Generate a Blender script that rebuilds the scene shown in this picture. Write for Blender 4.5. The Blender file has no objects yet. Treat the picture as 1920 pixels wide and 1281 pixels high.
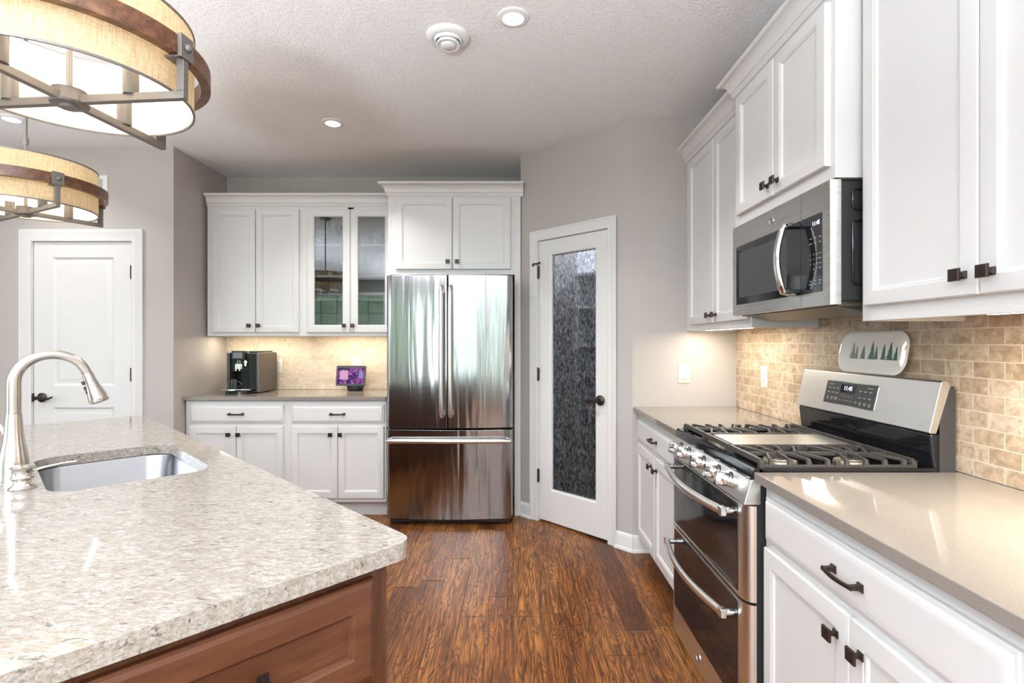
import bpy, bmesh, math, random
from mathutils import Vector, Matrix
random.seed(7)
S = bpy.context.scene
COL = S.collection
PI = math.pi

# ------------------------------------------------------------------ camera
cd = bpy.data.cameras.new('camera')
cam = bpy.data.objects.new('camera', cd); COL.objects.link(cam)
cam.location = (0, 0, 1.32); cam.rotation_euler = (PI/2, 0, 0)
cd.sensor_width = 36; cd.lens = 36*970/1920; cd.shift_x = -2/1920; cd.clip_start = .02
S.camera = cam

# ------------------------------------------------------------------ world, exposure, daylight
w = bpy.data.worlds.new('world'); S.world = w; w.use_nodes = True
bg = w.node_tree.nodes['Background']
bg.inputs[0].default_value = (.80, .90, 1.0, 1); bg.inputs[1].default_value = 3.0
S.view_settings.view_transform = 'Standard'; S.view_settings.look = 'None'
S.view_settings.exposure = 0.23; S.view_settings.gamma = 1
S.cycles.use_denoising = True
S.cycles.max_bounces = 8; S.cycles.diffuse_bounces = 5; S.cycles.transparent_max_bounces = 16
S.cycles.caustics_reflective = False; S.cycles.caustics_refractive = False
S.cycles.sample_clamp_indirect = 6

def area(name, loc, rot, sx, sy, watts, col=(1, 1, 1), spread=PI):
    l = bpy.data.lights.new(name, 'AREA'); l.shape = 'RECTANGLE'; l.size = sx; l.size_y = sy
    l.energy = watts; l.color = col; l.spread = spread
    o = bpy.data.objects.new(name, l); COL.objects.link(o); o.location = loc; o.rotation_euler = rot
    return o
def point(name, loc, watts, col, r=.03):
    l = bpy.data.lights.new(name, 'POINT'); l.energy = watts; l.color = col; l.shadow_soft_size = r
    o = bpy.data.objects.new(name, l); COL.objects.link(o); o.location = loc
    return o
# daylight entering through the windows of the dining side (behind the camera) and the patio door on the left
DAY = (.83, .915, 1)
for k, (x, wdt) in enumerate(((-2.15, .30), (-1.70, .26), (-1.10, .10), (-.42, .07), (.92, .08))):
    area('window_daylight', (x, -3.45, 1.45), (PI/2, 0, 0), wdt, 1.9, 92*wdt, DAY)
area('patio_daylight', (-5.12, -1.0, 1.2), (PI/2, 0, -PI/2), 3.2, 2.1, 5, DAY)
# added fill lights without fixtures, aimed up to brighten the ceiling
area('ceiling_fill_rear', (-.7, -2.0, .85), (PI, 0, 0), .4, .4, 560, (.83, .915, 1), math.radians(148))
area('ceiling_fill_left', (-3.5, .6, 1.0), (PI, 0, 0), .4, .4, 95, (.80, .90, 1), math.radians(138))

# ------------------------------------------------------------------ material helpers
def nd(nt, typ, ins=None, **at):
    n = nt.nodes.new(typ)
    for k, v in at.items(): setattr(n, k, v)
    for k, v in (ins or {}).items():
        if isinstance(v, bpy.types.NodeSocket): nt.links.new(v, n.inputs[k])
        else: n.inputs[k].default_value = v
    return n
def mth(nt, op, a, b=None, c=None):
    ins = {0: a}
    if b is not None: ins[1] = b
    if c is not None: ins[2] = c
    return nd(nt, 'ShaderNodeMath', ins, operation=op).outputs[0]
def mixc(nt, f, a, b, blend='MIX'):
    return nd(nt, 'ShaderNodeMix', {0: f, 6: a, 7: b}, data_type='RGBA', blend_type=blend).outputs[2]
def ramp(nt, f, stops, interp='LINEAR'):
    n = nd(nt, 'ShaderNodeValToRGB', {0: f}); r = n.color_ramp; r.interpolation = interp
    while len(r.elements) < len(stops): r.elements.new(.5)
    for e, (p, c) in zip(r.elements, stops):
        e.position = p
        e.color = (c, c, c, 1) if not isinstance(c, tuple) else (*c[:3], 1)
    return n.outputs[0]
def coords(nt, scale=(1, 1, 1), rot=(0, 0, 0), loc=(0, 0, 0), kind='Object'):
    tc = nd(nt, 'ShaderNodeTexCoord')
    return nd(nt, 'ShaderNodeMapping', {'Vector': tc.outputs[kind], 'Scale': scale, 'Rotation': rot, 'Location': loc}).outputs[0]
def noise(nt, vec, scale, detail=2, rough=.5, dist=0):
    return nd(nt, 'ShaderNodeTexNoise', {'Vector': vec, 'Scale': scale, 'Detail': detail, 'Roughness': rough, 'Distortion': dist})
def bump(nt, h, strength, dist=.01):
    return nd(nt, 'ShaderNodeBump', {'Height': h, 'Strength': strength, 'Distance': dist}).outputs[0]
def newmat(name, color=(.8, .8, .8), rough=.5, metal=0, **kw):
    m = bpy.data.materials.new(name); m.use_nodes = True; nt = m.node_tree
    b = nt.nodes['Principled BSDF']
    b.inputs['Base Color'].default_value = (*color, 1); b.inputs['Roughness'].default_value = rough
    b.inputs['Metallic'].default_value = metal
    for k, v in kw.items(): b.inputs[k].default_value = v
    return m, nt, b
M = {}
def simple(key, color, rough=.5, metal=0, nscale=None, nb=.05, **kw):
    m, nt, b = newmat(key, color, rough, metal, **kw)
    v = coords(nt)
    n = noise(nt, v, nscale or 40, 3)
    # a faint procedural variation of the surface
    c = mixc(nt, mth(nt, 'MULTIPLY', n.outputs[0], .10), (*color, 1), (*[x*.8 for x in color], 1))
    nt.links.new(c, b.inputs['Base Color'])
    if nb: nt.links.new(bump(nt, n.outputs[0], nb, .002), b.inputs['Normal'])
    M[key] = m
    return m
def emit(key, color, strength):
    m = bpy.data.materials.new(key); m.use_nodes = True; nt = m.node_tree
    nt.nodes.remove(nt.nodes['Principled BSDF'])
    e = nd(nt, 'ShaderNodeEmission', {0: (*color, 1), 1: strength})
    nt.links.new(e.outputs[0], nt.nodes['Material Output'].inputs[0]); M[key] = m
    return m

simple('cabinet', (.68, .673, .662), .38, nscale=60, nb=.02)
simple('trim', (.72, .715, .705), .40, nscale=60, nb=.02)
simple('bronze', (.052, .036, .030), .36, .75, nscale=90)
simple('copper', (.30, .14, .08), .35, .9)
simple('black_gloss', (.010, .010, .012), .07, nb=0)
simple('black_matte', (.018, .018, .019), .5)
simple('charcoal', (.045, .044, .044), .32)
simple('iron', (.052, .046, .041), .45, nscale=300, nb=.15)
simple('chrome', (.80, .80, .80), .10, 1, nb=0)
simple('outlet', (.66, .645, .60), .35, nb=0)
simple('white_plastic', (.80, .80, .79), .4, nb=0)
simple('ceramic', (.80, .77, .72), .10, nb=.0)
simple('green_paint', (.012, .10, .065), .3, nscale=200)
simple('pewter', (.20, .18, .168), .5, .5, nscale=120, nb=.12)
simple('maple', (.60, .36, .15), .5, nscale=30)
simple('taupe_metal', (.125, .105, .088), .42, .5)
simple('black_satin', (.010, .010, .011), .22, nb=0, **{'Specular IOR Level': .3})
simple('dark_gap', (.01, .01, .01), .8)
simple('griddle', (.42, .405, .375), .35, .6, nscale=12)
simple('burner', (.42, .37, .30), .4, .6)
simple('brass', (.50, .36, .18), .3, .9)
simple('slate_lid', (.07, .09, .14), .4)
simple('teal', (.03, .20, .20), .3)
simple('pale_goods', (.50, .50, .48), .6)
simple('dark_goods', (.10, .07, .07), .6)
simple('patio', (.55, .52, .60), .8)
emit('lens', (1, .97, .92), 14)
emit('bulb', (1, .86, .62), 22)
emit('strip', (1, .88, .66), 18)
emit('digits', (.75, .85, 1), 2.2)
emit('legend', (.82, .82, .80), .55)

def wallmat():
    m, nt, b = newmat('wall_paint', (.45, .415, .39), .6)
    n = noise(nt, coords(nt), 220, 3)
    nt.links.new(bump(nt, n.outputs[0], .12, .002), b.inputs['Normal']); M['wall'] = m
wallmat()
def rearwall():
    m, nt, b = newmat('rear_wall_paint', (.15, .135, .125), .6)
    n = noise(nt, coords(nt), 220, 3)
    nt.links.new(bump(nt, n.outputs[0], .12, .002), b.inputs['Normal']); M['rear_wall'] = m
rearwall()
def ceilmat():
    m, nt, b = newmat('ceiling_texture', (.90, .892, .895), .75)
    v = coords(nt)
    n = noise(nt, v, 62, 4, .6, .8)
    h = ramp(nt, n.outputs[0], [(.38, 0.), (.52, 1.)])
    nt.links.new(bump(nt, h, .42, .006), b.inputs['Normal']); M['ceiling'] = m
ceilmat()

def floormat():
    m, nt, b = newmat('hickory_planks', rough=.33)
    tc = nd(nt, 'ShaderNodeTexCoord')
    s = nd(nt, 'ShaderNodeSeparateXYZ', {0: tc.outputs['Object']})
    X, Y = s.outputs[0], s.outputs[1]
    PW, PL = .127, 1.15
    xr = mth(nt, 'DIVIDE', mth(nt, 'ADD', X, 10.03), PW)
    row = mth(nt, 'FLOOR', xr); fx = mth(nt, 'FRACT', xr)
    off = nd(nt, 'ShaderNodeTexWhiteNoise', {'W': row}, noise_dimensions='1D').outputs[0]
    yr = mth(nt, 'ADD', mth(nt, 'DIVIDE', mth(nt, 'ADD', Y, 10), PL), mth(nt, 'MULTIPLY', off, 7.3))
    pl = mth(nt, 'FLOOR', yr); fy = mth(nt, 'FRACT', yr)
    pid = nd(nt, 'ShaderNodeCombineXYZ', {0: row, 1: pl})
    wn = nd(nt, 'ShaderNodeTexWhiteNoise', {'Vector': pid.outputs[0]}, noise_dimensions='3D')
    rnd = wn.outputs[0]
    vec = nd(nt, 'ShaderNodeCombineXYZ', {0: mth(nt, 'MULTIPLY', X, 9.5), 1: mth(nt, 'MULTIPLY', Y, 1.5),
                                          2: mth(nt, 'MULTIPLY', rnd, 40)}).outputs[0]
    n1 = noise(nt, vec, 1.0, 2.2, .45, .5)
    rings = mth(nt, 'FRACT', mth(nt, 'MULTIPLY', n1.outputs[0], 25))
    line = ramp(nt, rings, [(0, .1), (.10, .45), (.28, .95), (.55, 1.), (.82, .8), (1, .1)])
    fine = noise(nt, nd(nt, 'ShaderNodeCombineXYZ', {0: mth(nt, 'MULTIPLY', X, 130), 1: mth(nt, 'MULTIPLY', Y, 6), 2: rnd}).outputs[0], 1, 4, .65)
    patch = noise(nt, vec, .50, 4, .65, .4)
    base = ramp(nt, mth(nt, 'ADD', mth(nt, 'MULTIPLY', rnd, .42), mth(nt, 'MULTIPLY', patch.outputs[0], .85)),
                [(.28, (.065, .019, .006)), (.44, (.175, .056, .014)), (.60, (.31, .108, .025)), (.84, (.50, .21, .060))])
    c = mixc(nt, mth(nt, 'SUBTRACT', 1., line), base, (.022, .009, .006, 1))
    c = mixc(nt, .85, base, c)
    c = mixc(nt, ramp(nt, fine.outputs[0], [(.42, .75), (.62, 0.)]), c, (.030, .011, .006, 1))
    seam = mth(nt, 'MULTIPLY', ramp(nt, mth(nt, 'ABSOLUTE', mth(nt, 'SUBTRACT', fx, .5)), [(.488, 1.), (.498, 0.)]),
               ramp(nt, mth(nt, 'ABSOLUTE', mth(nt, 'SUBTRACT', fy, .5)), [(.4975, 1.), (.4995, 0.)]))
    c = mixc(nt, mth(nt, 'MULTIPLY', mth(nt, 'SUBTRACT', 1., seam), .8), c, (.012, .006, .004, 1))
    nt.links.new(c, b.inputs['Base Color'])
    h = mth(nt, 'ADD', mth(nt, 'MULTIPLY', seam, 1.5), mth(nt, 'ADD', mth(nt, 'MULTIPLY', line, .35), mth(nt, 'MULTIPLY', fine.outputs[0], .3)))
    b.inputs['Specular IOR Level'].default_value = .22
    nt.links.new(bump(nt, h, .30, .002), b.inputs['Normal'])
    M['floor'] = m
floormat()

def woodmat(key, dark, mid, light, rough, axis='z', sc=1.0):
    m, nt, b = newmat(key, rough=rough)
    s = {'z': (14, 14, 1.2), 'x': (1.2, 14, 14), 'y': (14, 1.2, 14)}[axis]
    v = coords(nt, tuple(x*sc for x in s))
    n1 = noise(nt, v, 1.5, 4, .6, .5); n2 = noise(nt, v, 9, 3, .6)
    f = mth(nt, 'ADD', mth(nt, 'MULTIPLY', n1.outputs[0], .75), mth(nt, 'MULTIPLY', n2.outputs[0], .25))
    nt.links.new(ramp(nt, f, [(.32, dark), (.5, mid), (.68, light)]), b.inputs['Base Color'])
    nt.links.new(bump(nt, n2.outputs[0], .06, .002), b.inputs['Normal'])
    M[key] = m
woodmat('cherry', (.045, .013, .005), (.092, .029, .010), (.15, .054, .022), .42, 'z')
woodmat('cherry_rail', (.045, .013, .005), (.092, .029, .010), (.15, .054, .022), .42, 'x')
woodmat('ring_wood', (.050, .021, .010), (.135, .055, .026), (.24, .11, .055), .35, 'x', 2.2)

def granite():
    m, nt, b = newmat('speckled_quartz', rough=.08)
    v = coords(nt, (1, 1, 1), (0, 0, math.radians(45.8)))
    v2 = nd(nt, 'ShaderNodeMapping', {'Vector': v, 'Scale': (.42, 1, 1), 'Rotation': (0, 0, .12)}).outputs[0]
    a = noise(nt, v2, 105, 5, .68, .4); d = noise(nt, v2, 190, 3, .6, .5); e = noise(nt, v2, 70, 4, .6, 1.0); g = noise(nt, v, 300, 2)
    c = ramp(nt, a.outputs[0], [(.30, (.21, .172, .134)), (.42, (.29, .252, .214)), (.52, (.355, .323, .288)), (.66, (.445, .43, .405))])
    c = mixc(nt, ramp(nt, d.outputs[0], [(.40, .85), (.48, 0.)]), c, (.24, .20, .155, 1))
    c = mixc(nt, ramp(nt, e.outputs[0], [(.34, 1.), (.40, 0.)]), c, (.10, .095, .09, 1))
    c = mixc(nt, ramp(nt, g.outputs[0], [(.35, .35), (.55, 0.)]), c, (.48, .42, .36, 1))
    nt.links.new(c, b.inputs['Base Color']); b.inputs['Specular IOR Level'].default_value = .35; M['granite'] = m
granite()
def quartz():
    m, nt, b = newmat('taupe_quartz', rough=.07)
    v = coords(nt)
    a = noise(nt, v, 420, 2, .6); d = noise(nt, v, 6, 3)
    c = ramp(nt, a.outputs[0], [(.30, (.205, .178, .152)), (.5, (.245, .215, .186)), (.70, (.285, .252, .22))])
    c = mixc(nt, mth(nt, 'MULTIPLY', d.outputs[0], .25), c, (.26, .23, .197, 1))
    nt.links.new(c, b.inputs['Base Color']); M['quartz'] = m
quartz()
def tile(key, ax, lit_lift=0., grout=(.62, .535, .42)):
    m, nt, b = newmat(key, rough=.5)
    tc = nd(nt, 'ShaderNodeTexCoord'); s = nd(nt, 'ShaderNodeSeparateXYZ', {0: tc.outputs['Object']})
    u = s.outputs[{'x': 0, 'y': 1}[ax]]
    vec = nd(nt, 'ShaderNodeCombineXYZ', {0: u, 1: mth(nt, 'SUBTRACT', s.outputs[2], .911), 2: 0.}).outputs[0]
    wob = noise(nt, tc.outputs['Object'], 25, 2)
    vec2 = nd(nt, 'ShaderNodeVectorMath', {0: vec, 1: nd(nt, 'ShaderNodeVectorMath', {0: wob.outputs[1], 'Scale': .0022}, operation='SCALE').outputs[0]}, operation='ADD').outputs[0]
    br = nd(nt, 'ShaderNodeTexBrick', {'Vector': vec2, 'Color1': (0, 0, 0, 1), 'Color2': (1, 1, 1, 1), 'Mortar': (.5, .5, .5, 1),
            'Scale': 1., 'Mortar Size': .0021, 'Mortar Smooth': .25, 'Bias': 0., 'Brick Width': .1016, 'Row Height': .0500})
    tone = ramp(nt, br.outputs[0], [(0, (.44, .33, .225)), (.5, (.57, .455, .335)), (1, (.65, .54, .415))])
    o3 = nd(nt, 'ShaderNodeVectorMath', {0: tc.outputs['Object'], 1: nd(nt, 'ShaderNodeVectorMath', {0: br.outputs[0], 'Scale': 8.}, operation='SCALE').outputs[0]}, operation='ADD').outputs[0]
    n1 = noise(nt, o3, 26, 7, .72, .5); n2 = noise(nt, o3, 130, 3, .6, .4)
    c = mixc(nt, ramp(nt, n1.outputs[0], [(.34, .85), (.60, 0.)]), tone, (.27, .18, .105, 1))
    c = mixc(nt, ramp(nt, n1.outputs[0], [(.56, 0.), (.80, .5)]), c, (.70, .59, .45, 1))
    c = mixc(nt, ramp(nt, n2.outputs[0], [(.26, .9), (.36, 0.)]), c, (.17, .115, .075, 1))
    if lit_lift: c = mixc(nt, lit_lift, c, (.80, .72, .58, 1))
    c = mixc(nt, br.outputs[1], c, (*grout, 1))
    nt.links.new(c, b.inputs['Base Color'])
    h = mth(nt, 'SUBTRACT', mth(nt, 'MULTIPLY', n2.outputs[0], .25), mth(nt, 'MULTIPLY', br.outputs[1], 1.))
    nt.links.new(bump(nt, h, .5, .004), b.inputs['Normal']); M[key] = m
tile('tile_x', 'x', .36, (.62, .53, .41)); tile('tile_y', 'y')  # back wall copy paler: bright lighting from above painted into its colour

def steel(key, col, rough, brush, wavy=0., an=.0, waxis=0):
    m, nt, b = newmat(key, col, rough, 1)
    tc = nd(nt, 'ShaderNodeTexCoord')
    v = nd(nt, 'ShaderNodeMapping', {'Vector': tc.outputs['Object'], 'Scale': brush}).outputs[0]
    n = noise(nt, v, 1, 3, .6)
    nt.links.new(mth(nt, 'ADD', mth(nt, 'MULTIPLY', n.outputs[0], .08), rough-.04), b.inputs['Roughness'])
    nrm = bump(nt, n.outputs[0], .012, .0006)
    if wavy:
        sc = [1.1, 1.1, .7]; sc[waxis] = 10.
        v2 = nd(nt, 'ShaderNodeMapping', {'Vector': tc.outputs['Object'], 'Scale': tuple(sc)}).outputs[0]
        n2 = noise(nt, v2, 1, 2, .5, .35)
        nrm = nd(nt, 'ShaderNodeBump', {'Height': n2.outputs[0], 'Strength': wavy, 'Distance': .02, 'Normal': nrm}).outputs[0]
    nt.links.new(nrm, b.inputs['Normal'])
    if an:
        b.inputs['Anisotropic'].default_value = an
        t = nd(nt, 'ShaderNodeTangent', direction_type='RADIAL', axis='Z')
        nt.links.new(t.outputs[0], b.inputs['Tangent'])
    M[key] = m
steel('steel', (.83, .81, .78), .30, (2, 2, 350))
steel('steel_oven', (.58, .565, .545), .28, (2, 2, 350))
steel('steel_fridge', (.385, .383, .386), .165, (1.5, 1.5, 500), .55, .5)
steel('nickel', (.66, .625, .585), .24, (300, 300, 6))
steel('sink_steel', (.36, .37, .385), .24, (3, 3, 300))

def glass_thin(key, tint=(1, 1, 1), base=.05, rough=.0, bumped=0):
    m = bpy.data.materials.new(key); m.use_nodes = True; nt = m.node_tree
    nt.nodes.remove(nt.nodes['Principled BSDF'])
    t = nd(nt, 'ShaderNodeBsdfTransparent', {0: (*tint, 1)})
    g = nd(nt, 'ShaderNodeBsdfGlossy', {'Color': (1, 1, 1, 1), 'Roughness': rough})
    n = noise(nt, coords(nt), 30, 2)
    nrm = bump(nt, n.outputs[0], bumped, .003)
    if bumped: nt.links.new(nrm, g.inputs['Normal'])
    f = nd(nt, 'ShaderNodeFresnel', {'IOR': 1.5})
    fac = mth(nt, 'MINIMUM', mth(nt, 'ADD', f.outputs[0], base), 1.)
    mx = nd(nt, 'ShaderNodeMixShader', {0: fac, 1: t.outputs[0], 2: g.outputs[0]})
    nt.links.new(mx.outputs[0], nt.nodes['Material Output'].inputs[0]); M[key] = m
glass_thin('pane', (.74, .75, .755), .035)
glass_thin('glassware', (.74, .77, .78), .02, .03, .15)
glass_thin('glass_blue', (.58, .68, .76), .02, .03, .15)

def rainglass():
    m = bpy.data.materials.new('rain_glass'); m.use_nodes = True; nt = m.node_tree
    nt.nodes.remove(nt.nodes['Principled BSDF'])
    v = coords(nt, (85, 85, 34)); n = noise(nt, v, 1, 3, .65, .4)
    v2 = coords(nt, (170, 170, 70)); n2 = noise(nt, v2, 1, 2, .6)
    h = mth(nt, 'ADD', n.outputs[0], mth(nt, 'MULTIPLY', n2.outputs[0], .5))
    nrm = bump(nt, h, .5, .004); nrm2 = bump(nt, h, 1., .02)
    tint = ramp(nt, h, [(.45, (.26, .29, .35)), (.70, (.56, .61, .68)), (.90, (.97, .99, 1.0))])  # light and dark refraction streaks painted into the glass tint
    r = nd(nt, 'ShaderNodeBsdfRefraction', {'Color': tint, 'Roughness': .06, 'IOR': 1.10, 'Normal': nrm})
    g = nd(nt, 'ShaderNodeBsdfGlossy', {'Color': (.9, .94, 1, 1), 'Roughness': .16, 'Normal': nrm2})
    fac = ramp(nt, h, [(.55, .01), (.80, .06), (1., .34)])
    mx = nd(nt, 'ShaderNodeMixShader', {0: fac, 1: r.outputs[0], 2: g.outputs[0]})
    nt.links.new(mx.outputs[0], nt.nodes['Material Output'].inputs[0]); M['rain_glass'] = m
rainglass()

def linen():
    m = bpy.data.materials.new('burlap_shade'); m.use_nodes = True; nt = m.node_tree
    nt.nodes.remove(nt.nodes['Principled BSDF'])
    n = noise(nt, coords(nt, (90, 90, 700)), 1, 2); n2 = noise(nt, coords(nt, (500, 500, 25)), 1, 2)
    f = mth(nt, 'MULTIPLY', mth(nt, 'ADD', n.outputs[0], n2.outputs[0]), .5)
    c = ramp(nt, f, [(.36, (.60, .45, .27)), (.5, (.80, .66, .45)), (.64, (.90, .79, .60))])
    d = nd(nt, 'ShaderNodeBsdfDiffuse', {0: c}); t = nd(nt, 'ShaderNodeBsdfTranslucent', {0: c})
    mx = nd(nt, 'ShaderNodeMixShader', {0: .45, 1: d.outputs[0], 2: t.outputs[0]})
    nt.links.new(mx.outputs[0], nt.nodes['Material Output'].inputs[0]); M['linen'] = m
linen()
def liner():
    m = bpy.data.materials.new('shade_liner'); m.use_nodes = True; nt = m.node_tree
    nt.nodes.remove(nt.nodes['Principled BSDF'])
    n = noise(nt, coords(nt), 300, 2)
    c = mixc(nt, n.outputs[0], (.90, .88, .84, 1), (.86, .84, .79, 1))
    d = nd(nt, 'ShaderNodeBsdfDiffuse', {0: c}); t = nd(nt, 'ShaderNodeBsdfTranslucent', {0: c})
    mx = nd(nt, 'ShaderNodeMixShader', {0: .30, 1: d.outputs[0], 2: t.outputs[0]})
    nt.links.new(mx.outputs[0], nt.nodes['Material Output'].inputs[0]); M['liner'] = m
liner()
def patterned(key, a, bcol, sc):
    m, nt, b = newmat(key, rough=.25)
    v = nd(nt, 'ShaderNodeTexVoronoi', {'Vector': coords(nt), 'Scale': sc})
    n = noise(nt, coords(nt), sc*1.3, 3, .6, 1.5)
    f = mth(nt, 'MULTIPLY', v.outputs[0], mth(nt, 'ADD', n.outputs[0], .6))
    nt.links.new(ramp(nt, f, [(.22, a), (.42, bcol)]), b.inputs['Base Color']); M[key] = m
patterned('blue_white', (.06, .075, .15), (.62, .62, .64), 75)
patterned('stein', (.07, .065, .05), (.40, .38, .33), 60)
def grassmat():
    m, nt, b = newmat('grass', rough=.9)
    n = noise(nt, coords(nt), 2.2, 6, .7)
    nt.links.new(ramp(nt, n.outputs[0], [(.35, (.10, .19, .08)), (.65, (.30, .42, .22))]), b.inputs['Base Color']); M['grass'] = m
grassmat()
def screenmat():
    m = bpy.data.materials.new('screen_picture'); m.use_nodes = True; nt = m.node_tree
    nt.nodes.remove(nt.nodes['Principled BSDF'])
    v = coords(nt)
    n = noise(nt, v, 26, 4, .65, .8); n2 = noise(nt, v, 60, 3, .6)
    c = ramp(nt, n.outputs[0], [(.30, (.02, .02, .10)), (.44, (.16, .07, .34)), (.52, (.62, .12, .42)), (.60, (.30, .25, .70)), (.72, (.95, .60, .50))])
    c = mixc(nt, ramp(nt, n2.outputs[0], [(.60, 0.), (.70, .8)]), c, (.95, .85, .95, 1))
    e = nd(nt, 'ShaderNodeEmission', {0: c, 1: .5})
    nt.links.new(e.outputs[0], nt.nodes['Material Output'].inputs[0]); M['screen'] = m
screenmat()

# ------------------------------------------------------------------ mesh helpers
def rr(x0, x1, y0, y1, r, n=6):
    p = []
    for cx, cy, a in ((x1-r, y1-r, 0), (x0+r, y1-r, 90), (x0+r, y0+r, 180), (x1-r, y0+r, 270)):
        for k in range(n+1):
            t = math.radians(a+90*k/n); p.append((cx+r*math.cos(t), cy+r*math.sin(t)))
    return p
def circ(r, n=32, a0=0):
    return [(r*math.cos(a0+2*PI*k/n), r*math.sin(a0+2*PI*k/n)) for k in range(n)]

class MB:
    def __init__(s): s.bm = bmesh.new()
    def box(s, x0, x1, y0, y1, z0, z1):
        v = [s.bm.verts.new((x, y, z)) for x in (x0, x1) for y in (y0, y1) for z in (z0, z1)]
        for f in ((0, 1, 3, 2), (4, 6, 7, 5), (0, 4, 5, 1), (2, 3, 7, 6), (0, 2, 6, 4), (1, 5, 7, 3)):
            s.bm.faces.new([v[i] for i in f])
        return s
    def loft(s, loops, cap0=True, cap1=True, closed=True, ring=False):
        L = [[s.bm.verts.new(p) for p in lp] for lp in loops]
        n = len(L[0])
        pairs = list(zip(L, L[1:])) + ([(L[-1], L[0])] if ring else [])
        for a, b in pairs:
            for k in range(n if closed else n-1):
                j = (k+1) % n
                s.bm.faces.new((a[k], a[j], b[j], b[k]))
        if cap0 and not ring: s.bm.faces.new(L[0][::-1])
        if cap1 and not ring: s.bm.faces.new(L[-1])
        return s
    def prism(s, pts, plane, a0, a1):
        f = {'xy': lambda p, a: (p[0], p[1], a), 'yz': lambda p, a: (a, p[0], p[1]), 'xz': lambda p, a: (p[0], a, p[1])}[plane]
        return s.loft([[f(p, a) for p in pts] for a in (a0, a1)])
    def rects(s, rs, cap0=True, cap1=True, ring=False):
        return s.loft([[(x0, y, z0), (x1, y, z0), (x1, y, z1), (x0, y, z1)] for x0, x1, z0, z1, y in rs], cap0, cap1, True, ring)
    def tube(s, pts, r, seg=12, caps=True, squash=None, ring=False):
        P = [Vector(p) for p in pts]; n = len(P)
        R = r if isinstance(r, (list, tuple)) else [r]*n
        loops = []; u = None
        for i in range(n):
            if ring: t = P[(i+1) % n]-P[i-1]
            else: t = (P[min(i+1, n-1)]-P[max(i-1, 0)])
            t.normalize()
            if u is None:
                u = t.orthogonal().normalized() if abs(t.z) > .9 else Vector((0, 0, 1))
            u = (u-t*u.dot(t)).normalized(); v = t.cross(u)
            a, b = (1, 1) if squash is None else squash
            loops.append([P[i]+u*(R[i]*a*math.cos(2*PI*k/seg))+v*(R[i]*b*math.sin(2*PI*k/seg)) for k in range(seg)])
        return s.loft(loops, caps, caps, True, ring)
    def bar(s, p0, p1, wd, h):
        """rectangular bar between two points, h measured along z (or across when vertical)"""
        p0, p1 = Vector(p0), Vector(p1); t = (p1-p0).normalized()
        up = Vector((0, 0, 1)) if abs(t.z) < .9 else Vector((0, 1, 0))
        v = t.cross(up).normalized(); u = v.cross(t)
        return s.loft([[p+v*(a*wd/2)+u*(b*h/2) for a, b in ((-1, -1), (1, -1), (1, 1), (-1, 1))] for p in (p0, p1)])
    def lathe(s, prof, c=(0, 0, 0), seg=32, mat=None, cap0=True, cap1=True):
        loops = []
        for r, z in prof:
            lp = [Vector((max(r, 1e-5)*math.cos(2*PI*k/seg), max(r, 1e-5)*math.sin(2*PI*k/seg), z)) for k in range(seg)]
            if mat is not None: lp = [mat @ p for p in lp]
            loops.append([p+Vector(c) for p in lp])
        return s.loft(loops, cap0, cap1)
    def ball(s, c, r, sz=1., n=16):
        return s.lathe([(r*math.sin(PI*k/10), -r*sz*math.cos(PI*k/10)) for k in range(11)], c, n)
    def text(s, body, size, mat, depth=.0006, align='CENTER'):
        cu = bpy.data.curves.new('txt', 'FONT'); cu.body = body; cu.size = size; cu.extrude = depth
        cu.align_x = align; cu.align_y = 'CENTER'; cu.resolution_u = 2
        o = bpy.data.objects.new('txt', cu); COL.objects.link(o)
        me = bpy.data.meshes.new_from_object(o.evaluated_get(bpy.context.evaluated_depsgraph_get()))
        me.transform(mat); s.bm.from_mesh(me)
        bpy.data.objects.remove(o); bpy.data.curves.remove(cu); bpy.data.meshes.remove(me)
        return s
    def xf(s, mat):
        bmesh.ops.transform(s.bm, matrix=mat, verts=s.bm.verts[:]); return s
    def build(s, name, mat, parent=None, loc=(0, 0, 0), bevel=0, seg=2, smooth=35, rot=None):
        bm = s.bm
        bmesh.ops.recalc_face_normals(bm, faces=bm.faces[:])
        me = bpy.data.meshes.new(name); bm.to_mesh(me); bm.free()
        me.materials.append(M[mat] if isinstance(mat, str) else mat)
        if smooth:
            for p in me.polygons: p.use_smooth = True
            me.set_sharp_from_angle(angle=math.radians(smooth))
        o = bpy.data.objects.new(name, me); COL.objects.link(o)
        o.location = loc
        if rot: o.rotation_euler = rot
        if parent is not None: o.parent = parent
        if bevel:
            b = o.modifiers.new('bevel', 'BEVEL'); b.width = bevel; b.segments = seg
            b.limit_method = 'ANGLE'; b.angle_limit = math.radians(40); b.harden_normals = True
        return o
def tag(o, label, cat, group=None):
    o['label'] = label; o['category'] = cat
    if group: o['group'] = group
    return o
def thing(name, label, cat, loc=(0, 0, 0), rz=0, group=None):
    o = bpy.data.objects.new(name, None); o.empty_display_size = .05; COL.objects.link(o)
    o.location = loc; o.rotation_euler = (0, 0, rz)
    return tag(o, label, cat, group)
def struct(o):
    o['kind'] = 'structure'; return o
def copytree(o, parent=None):
    c = o.copy(); COL.objects.link(c)
    if parent is not None: c.parent = parent
    for ch in [x for x in o.children]:
        copytree(ch, c)
    return c
RXZ = Matrix.Rotation(PI/2, 4, 'X')          # text lying in xy -> standing in xz, facing -y

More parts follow.
